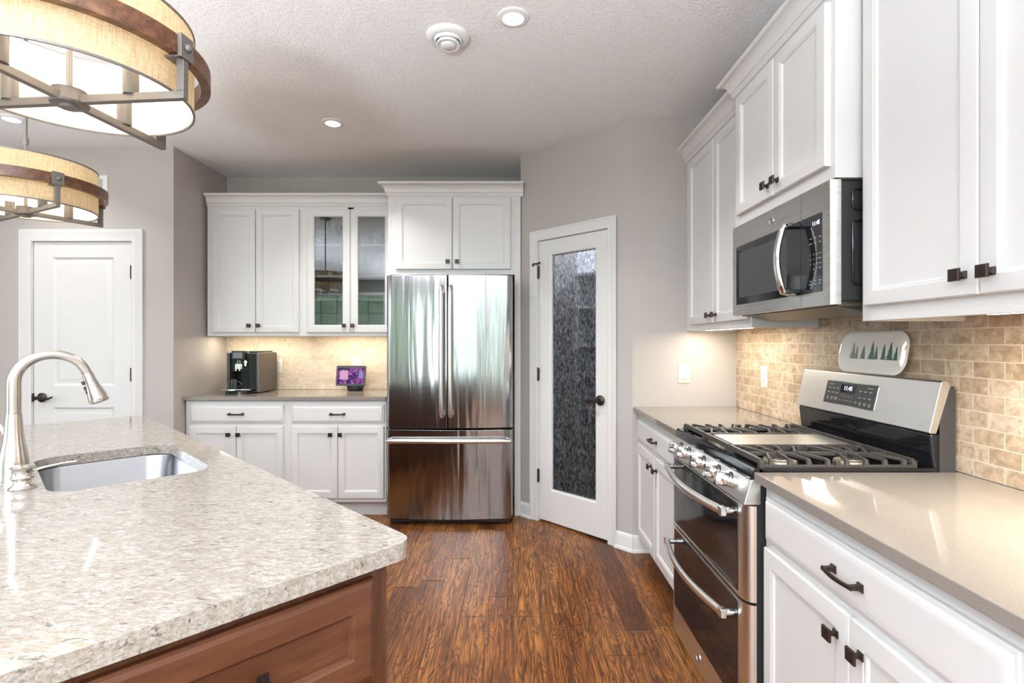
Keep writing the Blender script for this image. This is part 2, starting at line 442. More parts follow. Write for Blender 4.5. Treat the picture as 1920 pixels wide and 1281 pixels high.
# ------------------------------------------------------------------ room shell
HC = 2.73
YB, YL, XL, XR = 4.44, 3.74, -2.455, 1.40
struct(MB().box(-5.3, 1.6, -3.7, 4.6, -.06, 0).build('floor', 'floor'))
struct(MB().box(-5.3, 1.6, -3.7, 4.6, HC, HC+.08).build('ceiling', 'ceiling'))
struct(MB().box(-2.60, 1.6, YB, YB+.12, 0, HC).build('wall_back', 'wall'))
struct(MB().box(XL-.12, XL, YL+.12, YB, 0, HC).build('wall_alcove', 'wall'))
struct(MB().box(XR+.01, XR+.13, -3.7, YB, 0, HC).build('wall_right', 'wall'))
struct(MB().box(.75, XR+.01, 3.25, 3.37, 0, HC).build('wall_corner', 'wall'))
b = MB().box(-5.3, -3.487, YL, YL+.12, 0, HC).box(-2.741, XL-.0, YL, YL+.12, 0, HC).box(-3.487, -2.741, YL, YL+.12, 2.055, HC)
struct(b.build('wall_left', 'wall'))
# dining side, behind the camera: rear wall with three windows, side wall with a patio door opening
b = MB()
openings = [(-4.75, -2.95, .75, 2.37), (-2.35, -.05, .5, 2.4), (.15, 1.32, .5, 2.4)]
xs = [-5.3] + [v for o_ in openings for v in o_[:2]] + [1.6]
for k in range(0, len(xs), 2): b.box(xs[k], xs[k+1], -3.7, -3.58, 0, HC)
for x0, x1, z0, z1 in openings:
    b.box(x0, x1, -3.7, -3.58, 0, z0).box(x0, x1, -3.7, -3.58, z1, HC)
struct(b.build('wall_rear', 'rear_wall'))
b = MB().box(-5.3, -5.2, -3.58, -2.7, 0, HC).box(-5.3, -5.2, .7, YL, 0, HC).box(-5.3, -5.2, -2.7, .7, 2.3, HC)
struct(b.build('wall_side', 'wall'))
for k, (x0, x1, z0, z1) in enumerate(openings):
    b = MB()
    b.rects([(x0, x1, z0, z1, -3.57), (x0-.07, x1+.07, z0-.07, z1+.07, -3.57), (x0-.07, x1+.07, z0-.07, z1+.07, -3.58), (x0, x1, z0, z1, -3.62)], ring=True)
    if k == 0: b.box((x0+x1)/2-.06, (x0+x1)/2+.06, -3.64, -3.60, z0, z1)
    wf = struct(b.build('window_%d' % (k+1), 'trim'))
    n = 5 if k == 0 else 4
    g = MB()
    for i in range(1, n): g.box(x0+(x1-x0)*i/n-.006, x0+(x1-x0)*i/n+.006, -3.635, -3.62, z0, z1)
    for i in range(1, 4): g.box(x0, x1, -3.635, -3.62, z0+(z1-z0)*i/4-.006, z0+(z1-z0)*i/4+.006)
    g.build('muntin_grid', 'charcoal', wf)
# lawn and patio outside those windows
b = MB()
b.loft([[(-16, -4.0, -.3), (10, -4.0, -.3)], [(-16, -9, -.1), (10, -9, -.1)], [(-16, -30, 7), (10, -30, 7)]], False, False, closed=False)
o = b.build('lawn', 'grass'); o['kind'] = 'structure'

# ------------------------------------------------------------------ interior door on the left wall
def casing(bm, x0, x1, z1, wd=.083, t=.018):
    """door casing profile mitred round three sides, y=0 the wall, protruding to -y"""
    prof = [(0, 0), (0, -.010), (.012, -.013), (.030, -.009), (.040, -.013), (.062, -.015), (.070, -t), (wd, -t), (wd, 0)]
    loops = [[(x0-d, y, 0), (x0-d, y, z1+d), (x1+d, y, z1+d), (x1+d, y, 0)] for d, y in prof]
    bm.loft(loops, False, False, closed=False)
def hinge(parent, x, z, mat='bronze', name='hinge'):
    return MB().box(x-.007, x+.007, -.009, .004, z-.045, z+.045).lathe([(.0055, -.05), (.0055, .05)], (x, -.007, z), 10).build(name, mat, parent)
def lever(parent, x, z, sgn, name='door_handle'):
    R = Matrix.Rotation(PI/2, 4, 'X')
    m = MB().lathe([(.002, 0), (.033, 0), (.034, .006), (.028, .013), (.014, .018), (.012, .045), (.014, .056), (.004, .058)], (x, 0, z), 28, R)
    pts = [(x, -.050, z), (x+sgn*.025, -.054, z+.004), (x+sgn*.055, -.054, z-.004), (x+sgn*.085, -.052, z-.006), (x+sgn*.110, -.050, z+.005), (x+sgn*.118, -.048, z+.009)]
    m.tube(pts, [.009, .0095, .009, .0075, .006, .004], 12)
    return m.build(name, 'bronze', parent)

d1 = bpy.data.objects.new('door_1', None); COL.objects.link(d1); d1.location = (-3.470, YL, 0); struct(d1)
W1 = .712
b = MB(); casing(b, -.006, W1+.006, 2.046); b.build('door_casing', 'trim', d1)
b = MB().box(-.016, -.004, 0, .115, 0, 2.052).box(W1+.004, W1+.016, 0, .115, 0, 2.052).box(-.016, W1+.016, 0, .115, 2.043, 2.054)
b.build('door_jamb', 'trim', d1)
def molded(bm, W, z0, z1, panels, y=.008, t=.035):
    # slab with moulded panels: strips between panels then nested rects
    x0, x1 = panels[0][0], panels[0][1]
    bm.rects([(0, W, z0, z1, y+t), (0, W, z0, z1, y+.0001)], True, False)
    zs = [z0] + [v for p in panels for v in p[2:]] + [z1]
    def q(a, b_, c, d): bm.bm.faces.new([bm.bm.verts.new(p) for p in ((a, y, c), (b_, y, c), (b_, y, d), (a, y, d))])
    q(0, x0, z0, z1); q(x1, W, z0, z1)
    for k in range(0, len(zs), 2): q(x0, x1, zs[k], zs[k+1])
    for a, b_, c, d in panels:
        def r(i, yy): return (a+i, b_-i, c+i, d-i, yy)
        bm.rects([r(0, y), r(.006, y+.006), r(.014, y+.010), r(.022, y+.010), r(.045, y+.003), r(.048, y+.003)], False, True)
b = MB(); molded(b, W1, .012, 2.040, [(.136, W1-.136, .20, .842), (.136, W1-.136, 1.0, 1.93)])
b.build('door_slab', 'trim', d1, smooth=20)
hinge(d1, W1+.002, 1.82); hinge(d1, W1+.002, 1.08); hinge(d1, W1+.002, .25)
lever(d1, .066, .915, 1)
MB().box(-.010, .002, -.004, .01, .885, .945).build('strike_plate', 'bronze', d1)
# vent grille on that wall
v = thing('wall_vent', 'white louvered return air grille high on the wall above the two panel door', 'vent', (-3.06, YL, 2.445))
b = MB().rects([(-.13, .13, -.075, .075, 0), (-.13, .13, -.075, .075, -.006), (-.122, .122, -.067, .067, -.009), (-.10, .10, -.05, .05, -.009), (-.10, .10, -.05, .05, 0)], ring=True)
b.build('grille_frame', 'white_plastic', v)
b = MB()
for k in range(10):
    z = -.045+.0095*k; b.loft([[(x, -.008, z), (x, -.001, z+.007), (x, 0, z+.006), (x, -.007, z-.001)] for x in (-.1, .1)])
b.build('louvers', 'white_plastic', v)

# ------------------------------------------------------------------ pantry wall (45 degrees) and its glass door
RP = -PI/4
PO = (.0575, 3.9425, 0)
LP = (.75-.0575)*math.sqrt(2)
S0 = .0106                                   # shift: s measured from (.05,3.95)
so = lambda s: s-S0
o = MB().box(0, so(.187), 0, .12, 0, HC).box(so(.8135), LP, 0, .12, 0, HC).box(so(.187), so(.8135), 0, .12, 2.07, HC).build('wall_pantry', 'wall', None, PO, rot=(0, 0, RP))
struct(o)
d2 = bpy.data.objects.new('door_2', None); COL.objects.link(d2); struct(d2)
d2.location = (PO[0]+so(.1955)*math.cos(RP), PO[1]+so(.1955)*math.sin(RP), 0); d2.rotation_euler = (0, 0, RP)
W2 = .609
b = MB(); casing(b, -.005, W2+.005, 2.062, .060, .018); b.build('door_casing', 'trim', d2)
b = MB().box(-.0085, -.003, .001, .115, 0, 2.068).box(W2+.003, W2+.0085, .001, .115, 0, 2.068).box(-.0085, W2+.0085, .001, .115, 2.060, 2.069)
b.build('door_jamb', 'trim', d2)
gx0, gx1, gz0, gz1 = .117, .498, .25, 1.943
b = MB().rects([(0, W2, .015, 2.056, .045), (0, W2, .015, 2.056, .010), (gx0-.012, gx1+.012, gz0-.012, gz1+.012, .010), (gx0-.004, gx1+.004, gz0-.004, gz1+.004, .015), (gx0, gx1, gz0, gz1, .026), (gx0, gx1, gz0, gz1, .045)], ring=True)
b.build('door_slab', 'trim', d2, smooth=20)
MB().box(gx0-.002, gx1+.002, .028, .033, gz0-.002, gz1+.002).build('rain_glass_pane', 'rain_glass', d2)
for z in (1.83, 1.08, .335): hinge(d2, -.002, z)
lever(d2, .551, .931, -1)
MB().box(W2+.001, W2+.004, -.002, .01, .90, .96).build('strike_plate', 'bronze', d2)
b = MB().tube([(-.034, -.022, 1.885), (-.022, -.030, 1.894), (-.004, -.030, 1.889), (.02, -.032, 1.891), (.032, -.030, 1.892)], .0045, 10)
b.ball((-.036, -.022, 1.884), .009).ball((.034, -.030, 1.892), .009).tube([(-.003, -.03, 1.89), (-.003, -.010, 1.888)], .005, 8)
b.build('hinge_stop', 'bronze', d2)
struct(MB().box(.062, .11, 4.02, YB, 0, HC).build('wall_pantry_side', 'wall'))  # unseen wall, added to stop the pantry fill light leaking above the refrigerator
# inside the pantry: shelves and goods seen only as soft bands through the glass
b = MB()
for z in (.43, .80, 1.06, 1.30, 1.60, 1.86):
    b.prism([(.02, .44), (.60, .44), (.60, .80), (.02, .80)], 'xy', z-.02, z)
b.box(.0, .02, .42, .80, 0, 2.1).box(.60, .62, .42, .80, 0, 2.1)
psh = b.build('pantry_shelf', 'trim', None, tuple(d2.location), rot=(0, 0, RP))
for zb_, hb in ((.43, .26), (.80, .17), (1.06, .15)):
    bn = MB().loft([[(*p, z) for p in rr(.04+i, .58-i, .45+i, .72-i, .03)] for z, i in ((0, .02), (hb, 0), (hb, .004), (.004, .024))]).build('storage_bin', 'pale_goods', None, (*tuple(d2.location)[:2], zb_+.0005), rot=(0, 0, RP))
    tag(bn, 'pale storage bin blurred behind the rain glass of the pantry door', 'storage bin', 'storage bins in the pantry')
tag(psh, 'white pantry shelving blurred behind the rain glass door pane', 'shelf')
point('pantry_fill', tuple(Vector(d2.location)+Vector((.45, .10, 2.45))), 22, (.92, .95, 1), .05)  # added unseen fill light, so the shelves show through the glass
# baseboards
def baseboard(bm, x0, x1, t=.014, h=.105):
    bm.prism([(0, 0), (-t-.012, 0), (-t-.012, .006), (-t-.008, .016), (-t, .020), (-t, h-.018), (-t+.004, h-.006), (-.004, h), (0, h)], 'yz', x0, x1)
b = MB(); baseboard(b, .002, so(.1955)-.066); baseboard(b, so(.8047)+.066, LP+.010)
struct(b.build('baseboard_pantry', 'trim', None, PO, rot=(0, 0, RP)))
b = MB(); baseboard(b, .745, .862); struct(b.build('baseboard_corner', 'trim', None, (0, 3.25, 0)))
b = MB(); baseboard(b, -5.2, -3.56); baseboard(b, -2.67, XL); struct(b.build('baseboard_left', 'trim', None, (0, YL, 0)))

# ------------------------------------------------------------------ cabinet kit
def knob(parent, x, z, y=-.022, s=.030):
    b = MB()
    def sq(h, yy): return (x-h, x+h, z-h, z+h, yy)
    b.rects([sq(.009, y), sq(.009, y-.003), sq(.0045, y-.007), sq(.0045, y-.016), sq(s*.40, y-.019), sq(s*.5, y-.021), sq(s*.5, y-.0255), sq(s*.46, y-.0275), sq(s*.30, y-.029), ])
    return b.build('knob', 'bronze', parent)
def pull(parent, x, z, y=-.022, cc=.096):
    b = MB()
    for sx in (-1, 1):
        px = x+sx*cc/2
        def sq(h, yy, ox=0): return (px-h+ox, px+h+ox, z-h, z+h, yy)
        b.rects([sq(.0095, y), sq(.0095, y-.002), sq(.0055, y-.008), sq(.005, y-.020), sq(.0055, y-.027)])
    pts = [(x+cc*(t-.5)*1.10, y-.025-.007*math.sin(PI*t), z) for t in [k/12 for k in range(13)]]
    b.tube(pts, [.0058]+[.0052]*11+[.0058], 8, squash=(1.15, .8))
    return b.build('pull', 'bronze', parent)
def panel_door(parent, x0, x1, z0, z1, stile=.055, rail=.055, glass=False, kx=None, kz=None, mat='cabinet'):
    T = .020
    def r(i, j, y): return (x0+i, x1-i, z0+j, z1-j, y)
    b = MB()
    if not glass:
        b.rects([r(0, 0, 0), r(0, 0, -T+.006), r(.003, .003, -T+.001), r(.009, .009, -T), r(stile-.010, rail-.010, -T), r(stile-.008, rail-.008, -T+.002),
                 r(stile-.003, rail-.003, -T+.003), r(stile, rail, -T+.009), r(stile+.001, rail+.001, -T+.010)])
    else:
        b.rects([r(0, 0, 0), r(0, 0, -T+.006), r(.003, .003, -T+.001), r(.009, .009, -T), r(stile-.008, rail-.008, -T), r(stile, rail, -T+.006), r(stile, rail, 0)], ring=True)
    d = b.build('door' if not glass else 'glass_door', mat, parent, smooth=25)
    if glass:
        MB().box(x0+stile-.002, x1-stile+.002, -.010, -.007, z0+rail-.002, z1-rail+.002).build('glass_pane', 'pane', d)
    if kx is not None: knob(d, kx, kz, -T)
    return d
def drawer(parent, x0, x1, z0, z1, px=None, mat='cabinet'):
    T = .020
    def r(i, y): return (x0+i, x1-i, z0+i, z1-i, y)
    d = MB().rects([r(0, 0), r(0, -.010), r(.004, -.0125), r(.009, -.013), r(.013, -.0185), r(.017, -T), r(.03, -T)]).build('drawer_front', mat, parent, smooth=25)
    pull(d, (x0+x1)/2 if px is None else px, (z0+z1)/2+.0, -T)
    return d
def crown(parent, x0, x1, yb, z0, z1, left, right, proj=.062):
    H = z1-z0
    prof = [(0, z0), (.008, z0), (.010, z0+.10*H), (.014, z0+.17*H), (.014, z0+.26*H), (.020, z0+.30*H)]
    for k in range(1, 8):
        a = PI/2*k/7
        prof.append((.020+(proj-.026)*(1-math.cos(a)), z0+.30*H+.52*H*math.sin(a)))
    prof += [(proj-.002, z0+.86*H), (proj, z0+.90*H), (proj, z1), (-.02, z1)]
    loops = []
    for d, z in prof:
        lp = []
        if left: lp += [(x0-d, yb, z), (x0-d, -d, z)]
        else: lp += [(x0, -d, z)]
        if right: lp += [(x1+d, -d, z), (x1+d, yb, z)]
        else: lp += [(x1, -d, z)]
        loops.append(lp)
    b = MB().loft(loops, False, False, closed=False)
    b.bm.verts.ensure_lookup_table()
    n = len(loops[0]); V = b.bm.verts
    b.bm.faces.new([V[k*n] for k in range(len(loops))]); b.bm.faces.new([V[k*n+n-1] for k in range(len(loops))])
    return b.build('crown_molding', 'cabinet', parent, smooth=25)

# ------------------------------------------------------------------ back wall: base cabinets
GB = 'white base cabinets on the back wall'
def base_unit(label, X0, X1, Y, drawers, doors, knobs, pz, group, rz=0, depth=.56, W=None, zd=(.712, .847), zdoor=(.1495, .689), zk=.628, toe=True, flip=None, stile=.055):
    c = thing('base_cabinet', label, 'cabinet', (X0, Y, 0) if rz == 0 else (Y, X0, 0), rz, group)
    Wd = (X1-X0) if rz == 0 else (X0-X1)
    MB().box(0, Wd, 0, depth, .118, .8785).build('carcass', 'cabinet', c, bevel=.0015)
    MB().box(0, Wd, .075, depth, 0, .118).build('toe_kick', 'cabinet', c)
    loc = (lambda p: p-X0) if rz == 0 else (lambda p: X0-p)
    for a, b_ in drawers: drawer(c, loc(a), loc(b_), *zd)
    for (a, b_), k in zip(doors, knobs): panel_door(c, loc(a), loc(b_), *zdoor, stile=stile, rail=.06, kx=loc(k), kz=zk)
    return c
base_unit('white base cabinet under the coffee machine, beside the alcove wall', -2.446, -1.690, 3.87, [(-2.410, -1.711)],
          [(-2.411, -2.064), (-2.060, -1.715)], [-2.113, -2.041], 0, GB)
base_unit('white base cabinet under the smart display, left of the refrigerator', -1.690, -.9475, 3.87, [(-1.651, -.9625)],
          [(-1.652, -1.3085), (-1.3046, -.9625)], [-1.355, -1.283], 0, GB)
o = MB().box(XL+.001, -.9475, 3.84, YB-.001, .881, .91).build('countertop', 'quartz', None, bevel=.003)
tag(o, 'taupe quartz countertop along the back wall under the coffee machine', 'countertop')
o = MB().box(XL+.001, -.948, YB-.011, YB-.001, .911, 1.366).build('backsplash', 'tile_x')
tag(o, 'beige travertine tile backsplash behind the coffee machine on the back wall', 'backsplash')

# back wall: upper cabinets
u = thing('upper_cabinet', 'white solid two door wall cabinet above the coffee machine', 'cabinet', (-2.428, 4.11, 0), 0, 'white wall cabinets')
L = lambda X: X+2.428
MB().box(0, .756, 0, .328, 1.385, 2.42).box(0, .756, 0, .02, 1.363, 1.386).box(0, .016, .02, .328, 1.363, 1.386).build('carcass', 'cabinet', u, bevel=.0015)
panel_door(u, L(-2.380), L(-2.040), 1.392, 2.368, kx=L(-2.083), kz=1.4455)
panel_door(u, L(-2.0355), L(-1.695), 1.392, 2.368, kx=L(-2.010), kz=1.4455)
crown(u, 0, .756, .328, 2.39, 2.485, False, False, .055)
MB().box(.016, .756, .02, .32, 1.379, 1.384).build('underside', 'maple', u)

g = thing('upper_cabinet', 'white wall cabinet with two glass doors showing glassware', 'cabinet', (-1.672, 4.11, 0), 0, 'white wall cabinets')
L = lambda X: X+1.672
WG = .724
b = MB().box(0, .018, 0, .328, 1.385, 2.42).box(WG-.018, WG, 0, .328, 1.385, 2.42).box(.018, WG-.018, .318, .328, 1.385, 2.42)
b.box(.018, WG-.018, 0, .318, 1.385, 1.403).box(.018, WG-.018, 0, .318, 2.385, 2.42).box(0, WG, 0, .02, 1.363, 1.386)
b.box(.018, .04, 0, .02, 1.403, 2.385).box(WG-.035, WG-.018, 0, .02, 1.403, 2.385).box(.04, WG-.035, 0, .02, 2.33, 2.385)
b.box(.36, .405, 0, .02, 1.403, 2.385)
b.build('carcass', 'cabinet', g)
SH = (1.664, 1.850, 2.099)
for z in SH: MB().box(.0185, WG-.0185, .022, .317, z-.018, z).build('shelf', 'cabinet', g)
panel_door(g, L(-1.632), L(-1.290), 1.392, 2.368, .060, .06, True, kx=L(-1.331), kz=1.4455)
panel_door(g, L(-1.287), L(-.955), 1.392, 2.368, .060, .06, True, kx=L(-1.264), kz=1.4455)
crown(g, 0, WG, .328, 2.39, 2.485, False, False, .055)
MB().box(0, WG, .02, .32, 1.379, 1.384).build('underside', 'maple', g)

# refrigerator surround
f = thing('refrigerator_cabinet', 'white two door cabinet above the refrigerator with tall side panels', 'cabinet', (-.947, 3.92, 0))
L = lambda X: X+.947
WF = 1.0035
MB().box(.0225, .9585, 0, .518, 1.827, 2.445).build('carcass', 'cabinet', f)
MB().box(0, .022, 0, .518, 0, 2.445).build('side_panel', 'cabinet', f)
MB().box(.959, WF, 0, .50, 0, 2.445).build('side_panel', 'cabinet', f)
panel_door(f, L(-.886), L(-.4604), 1.865, 2.4056, kx=L(-.491), kz=1.921)
panel_door(f, L(-.4563), L(-.0181), 1.865, 2.4056, kx=L(-.421), kz=1.921)
crown(f, 0, WF+.020, .12, 2.418, 2.516, True, False, .064)

# ------------------------------------------------------------------ refrigerator
fr = thing('refrigerator', 'stainless steel french door refrigerator with bottom freezer drawer', 'refrigerator', (-.911, 3.72, 0))
FW = .908
MB().box(.006, FW-.006, .075, .66, .03, 1.785).build('case', 'charcoal', fr)
MB().box(.02, FW-.02, .03, .09, .012, .06).build('base_grille', 'black_matte', fr)
MB().box(.012, FW-.012, .045, .08, .06, 1.78).build('gasket', 'dark_gap', fr)
def bowed(x0, x1, z0, z1, name):
    n = 26; front = []
    for k in range(n+1):
        x = x0+(x1-x0)*k/n
        y = .0-.034*(1-((x-FW/2)/(FW/2))**2)
        front.append([x, y])
    # rounded vertical edges
    for e in ((0, 1), (n, -1)):
        i, sg = e
        if abs(front[i][0]-(0 if i == 0 else FW)) < .01: r = .016
        else: r = .005
        front[i][1] += r; front[i+sg][1] += r*.30 if r > .01 else 0
        front[i+sg][0] = front[i][0]+sg*r*.6
        front[i+2*sg][0] = front[i][0]+sg*r*1.7
    pts = [tuple(p) for p in front]+[(x1, .055), (x0, .055)]
    return MB().prism(pts, 'xy', z0, z1).build(name, 'steel_fridge', fr, smooth=30, bevel=.002)
DL = bowed(0, .4415, .702, 1.7956, 'door')
DR = bowed(.4475, FW, .702, 1.7956, 'door')
DD = bowed(0, FW, .0487, .687, 'freezer_drawer')
def vhandle(par, x):
    pts = [(x, -.035-.03*min(1, k/2.), .80+.0) for k in range(1)]
    b = MB()
    z0, z1 = .79, 1.708
    P = [(x, -.045, z0), (x, -.075, z0+.012), (x, -.084, z0+.05)]
    for k in range(1, 12): P.append((x, -.084-.008*math.sin(PI*k/12), z0+.05+(z1-z0-.1)*k/12))
    P += [(x, -.084, z1-.05), (x, -.075, z1-.012), (x, -.045, z1)]
    b.tube(P, .0165, 14, squash=(1, 1))
    b.box(x-.012, x+.012, -.06, -.028, z0+.004, z0+.04).box(x-.012, x+.012, -.06, -.028, z1-.04, z1-.004)
    return b.build('handle', 'steel', par, smooth=60)
vhandle(DL, .404); vhandle(DR, .469)
P = [(.022, -.015, .612)]
for k in range(0, 17):
    t = k/16; P.append((.022+.864*t, -.046-.032*math.sin(PI*t), .612+.004*math.sin(PI*t)))
P.append((.886, -.015, .612))
MB().tube(P, .0165, 14).build('handle', 'steel', DD, smooth=60)
def badge(par, x, y, z, r, rx=PI/2, dark='charcoal'):
    R = Matrix.Translation((x, y, z)) @ Matrix.Rotation(PI/2, 4, 'X')
    b = MB().lathe([(.001, 0), (r, 0), (r, .0015), (r*.90, .0022), (r*.88, .0012), (.001, .0012)], (0, 0, 0), 28, R)
    o = b.build('badge', 'chrome', par)
    t = MB().text('GE', r*1.05, Matrix.Translation((x, y-.0013, z)) @ RXZ @ Matrix.Shear('XZ', 4, (0, 0)), .0004)
    for k in range(4):
        a = PI/4+k*PI/2
        P_ = [(x+r*.66*math.cos(a+q*.16), y-.0016, z+r*(.66+.08*math.sin(q*2))*math.sin(a+q*.16)) for q in range(-3, 4)]
        t.tube(P_, r*.05, 6)
    t.build('monogram', dark, o)
badge(DR, .823, -.011, 1.685, .017)

# ------------------------------------------------------------------ right wall: counters, base cabinets, tile
RR = -PI/2
o = MB().box(.755, XR-.001, 2.386, 3.249, .881, .91).build('countertop', 'quartz', None, bevel=.003)
tag(o, 'taupe quartz countertop in the corner beyond the gas range', 'countertop')
o = MB().box(.755, XR-.001, .25, 1.6225, .881, .91).build('countertop', 'quartz', None, bevel=.003)
tag(o, 'taupe quartz countertop in the right foreground before the gas range', 'countertop')
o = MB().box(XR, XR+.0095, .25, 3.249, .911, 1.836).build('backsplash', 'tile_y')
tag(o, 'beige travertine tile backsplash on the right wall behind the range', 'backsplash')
GR = 'white base cabinets beside the range'
def rbase(label, Y0, Y1, dr, doors, knobs, px):
    return base_unit(label, Y0, Y1, .792, [dr], doors, knobs, 0, GR, RR, .60, zd=(.705, .842), zdoor=(.118, .687), zk=.622)
rbase('white base cabinet in the corner between pantry wall and range', 3.249, 2.389, (3.23, 2.43), [(3.23, 2.834), (2.830, 2.43)], [2.885, 2.785], 0)
rbase('white base cabinet in the right foreground with drawer and two doors', 1.619, .775, (1.598, .795), [(1.598, 1.192), (1.188, .795)], [1.2365, 1.148], 0)
rbase('white base cabinet at the extreme right edge of the photo', .774, .26, (.755, .28), [(.755, .28)], [.32], 0)

# right wall: upper cabinets
def rupper(label, X, Y0, Y1, z0, z1, depth, doors, knobs, kz, cz, left, right, lip=True):
    c = thing('upper_cabinet', label, 'cabinet', (X, Y0, 0), RR, 'white wall cabinets')
    Wd = Y0-Y1
    b = MB()
    if lip:
        b.box(0, Wd, 0, depth, z0+.02, cz[0]+.02).box(0, Wd, 0, .02, z0, z0+.021).box(Wd-.016, Wd, .02, depth, z0, z0+.021)
        b.box(0, .016, .02, depth, z0, z0+.021)
        MB().box(.016, Wd-.016, .02, depth, z0+.014, z0+.0195).build('underside', 'maple', c)
    else: b.box(0, Wd, 0, depth, z0, cz[0]+.02)
    b.build('carcass', 'cabinet', c, bevel=.0015)
    for (a, b_), k in zip(doors, knobs): panel_door(c, Y0-a, Y0-b_, z1[0], z1[1], .055, .052, kx=Y0-k, kz=kz)
    crown(c, 0, Wd, .012, cz[0], cz[1], left, right)
    return c
rupper('white wall cabinet in the far corner left of the microwave', 1.09, 3.249, 2.364, 1.383, (1.422, 2.41), .308, [(3.164, 2.774), (2.770, 2.375)], [2.812, 2.732], 1.462, (2.432, 2.526), False, False)
rupper('short deep white wall cabinet directly above the microwave', 1.01, 2.350, 1.622, 1.8345, (1.878, 2.40), .388, [(2.305, 1.975), (1.971, 1.645)], [2.010, 1.936], 1.925, (2.425, 2.508), True, True, lip=False)
rupper('tall white wall cabinet in the right foreground above the counter', 1.09, 1.614, .78, 1.383, (1.4287, 2.41), .308, [(1.585, 1.1935), (1.1895, .81)], [1.228, 1.155], 1.478, (2.432, 2.526), False, False)

# ------------------------------------------------------------------ microwave
mw = thing('microwave', 'stainless steel over the range microwave with black window', 'microwave', (.997, 2.352, 0), RR)
MWW, Z0, Z1 = .727, 1.437, 1.830
MB().box(.004, MWW-.003, .032, .40, Z0+.012, Z1-.004).build('case', 'black_matte', mw, bevel=.003)
b = MB()
for z0_, z1_ in ((1.50, 1.70), (1.735, 1.80)):
    b.tube([(MWW-.002, .15, z1_), (MWW-.001, .08, z1_), (MWW-.001, .07, z1_-.01), (MWW-.001, .07, z0_+.01), (MWW-.001, .08, z0_), (MWW-.002, .15, z0_)], .004, 8)
b.build('side_emboss', 'black_gloss', mw)
pr = [(0, .034), (.0, .008), (.004, .001), (.010, 0), (.561, 0), (.561, .034)]
dr = MB().prism(pr, 'xy', Z0, Z1).build('door', 'steel_oven', mw, smooth=40)
pr = [(.563, .034), (.563, 0), (MWW-.012, 0), (MWW-.004, .002), (MWW, .008), (MWW, .034)]
cp = MB().prism(pr, 'xy', Z0, Z1).build('control_side', 'steel_oven', mw, smooth=40)
MB().prism(rr(.045, .5605, 1.482, 1.738, .006), 'xz', -.0015, .002).build('window', 'black_gloss', dr)
MB().prism(rr(.075, .47, 1.512, 1.708, .004), 'xz', -.0020, -.0012).build('window_screen', 'charcoal', dr)
MB().prism(rr(.5635, .686, 1.482, 1.738, .006), 'xz', -.0015, .002).build('control_panel', 'black_gloss', cp)
rows = [(1.662, 3), (1.645, 3), (1.608, 4), (1.592, 4), (1.576, 4), (1.560, 4), (1.520, 3), (1.510, 3)]
b = MB()
for z, n in rows:
    if z in (1.608, 1.520): b.build('button_legend', 'legend', cp); b = MB()
    for k in range(n):
        x = .622+.052*k/(max(n-1, 1)); s = .0075 if n == 4 and k < 3 else .0055
        if n == 4 and k < 3: b.text(str((rows.index((z, n))-2)*3+k+1) if z > 1.565 else '-0+'[k], .008, Matrix.Translation((x, -.0019, z)) @ RXZ, .0002)
        else: b.text(('COOK', 'TIME', 'POWER', 'DEFROST', 'START', 'ADD', 'CLEAR', 'VENT', 'LIGHT')[(rows.index((z, n))*3+k) % 9], .0042, Matrix.Translation((x, -.0019, z)) @ RXZ, .0002)
b.build('button_legend', 'legend', cp)
MB().text('11:45', .020, Matrix.Translation((.652, -.0019, 1.709)) @ RXZ, .0002).build('clock_digits', 'digits', cp)
b = MB()
hx = .528
P = [(hx, -.012, 1.487), (hx, -.046, 1.494)]+[(hx, -.046-.022*math.sin(PI*k/10), 1.494+.232*k/10) for k in range(1, 10)]+[(hx, -.046, 1.726), (hx, -.012, 1.733)]
b.tube(P, .013, 14, squash=(.75, 1.25))
b.build('handle', 'chrome', dr, smooth=60)
for z in (1.716, 1.486): MB().box(hx-.008, hx+.034, -.045, -.001, z, z+.015).build('handle_bracket', 'black_gloss', dr, bevel=.003)
badge(dr, .357, 0, 1.785, .016)
MB().prism([(.035, Z0-.0005), (.39, Z0-.0005), (.39, Z0-.012), (.20, Z0-.026), (.15, Z0-.026)], 'yz', .04, MWW-.04).box(.02, MWW-.02, .036, .396, Z0-.004, Z0+.013).build('vent_filter', 'taupe_metal', mw)

# ------------------------------------------------------------------ gas range
rg = thing('gas_range', 'stainless steel double oven gas range with black grates', 'range', (.728, 2.384, 0), RR)
RW = .762
MB().box(.004, RW-.004, .036, .66, .02, .886).build('case', 'black_matte', rg)
for x in (.05, RW-.05):
    for y in (.08, .62): MB().lathe([(.016, 0), (.018, .004), (.010, .008), (.010, .022)], (x, y, 0), 16).build('foot', 'black_matte', rg)
# cooktop with raised rim
b = MB().prism([(.020, .887), (.022, .908), (.030, .921), (.045, .922), (.058, .912), (.585, .912), (.585, .887)], 'yz', .0, RW)
b.prism([(.0, .906), (.0, .922), (.010, .922), (.018, .912), (.018, .906)], 'xz', .045, .60).prism([(RW-.018, .906), (RW-.018, .912), (RW-.010, .922), (RW, .922), (RW, .906)], 'xz', .045, .60)
b.build('cooktop', 'black_gloss', rg, smooth=50)
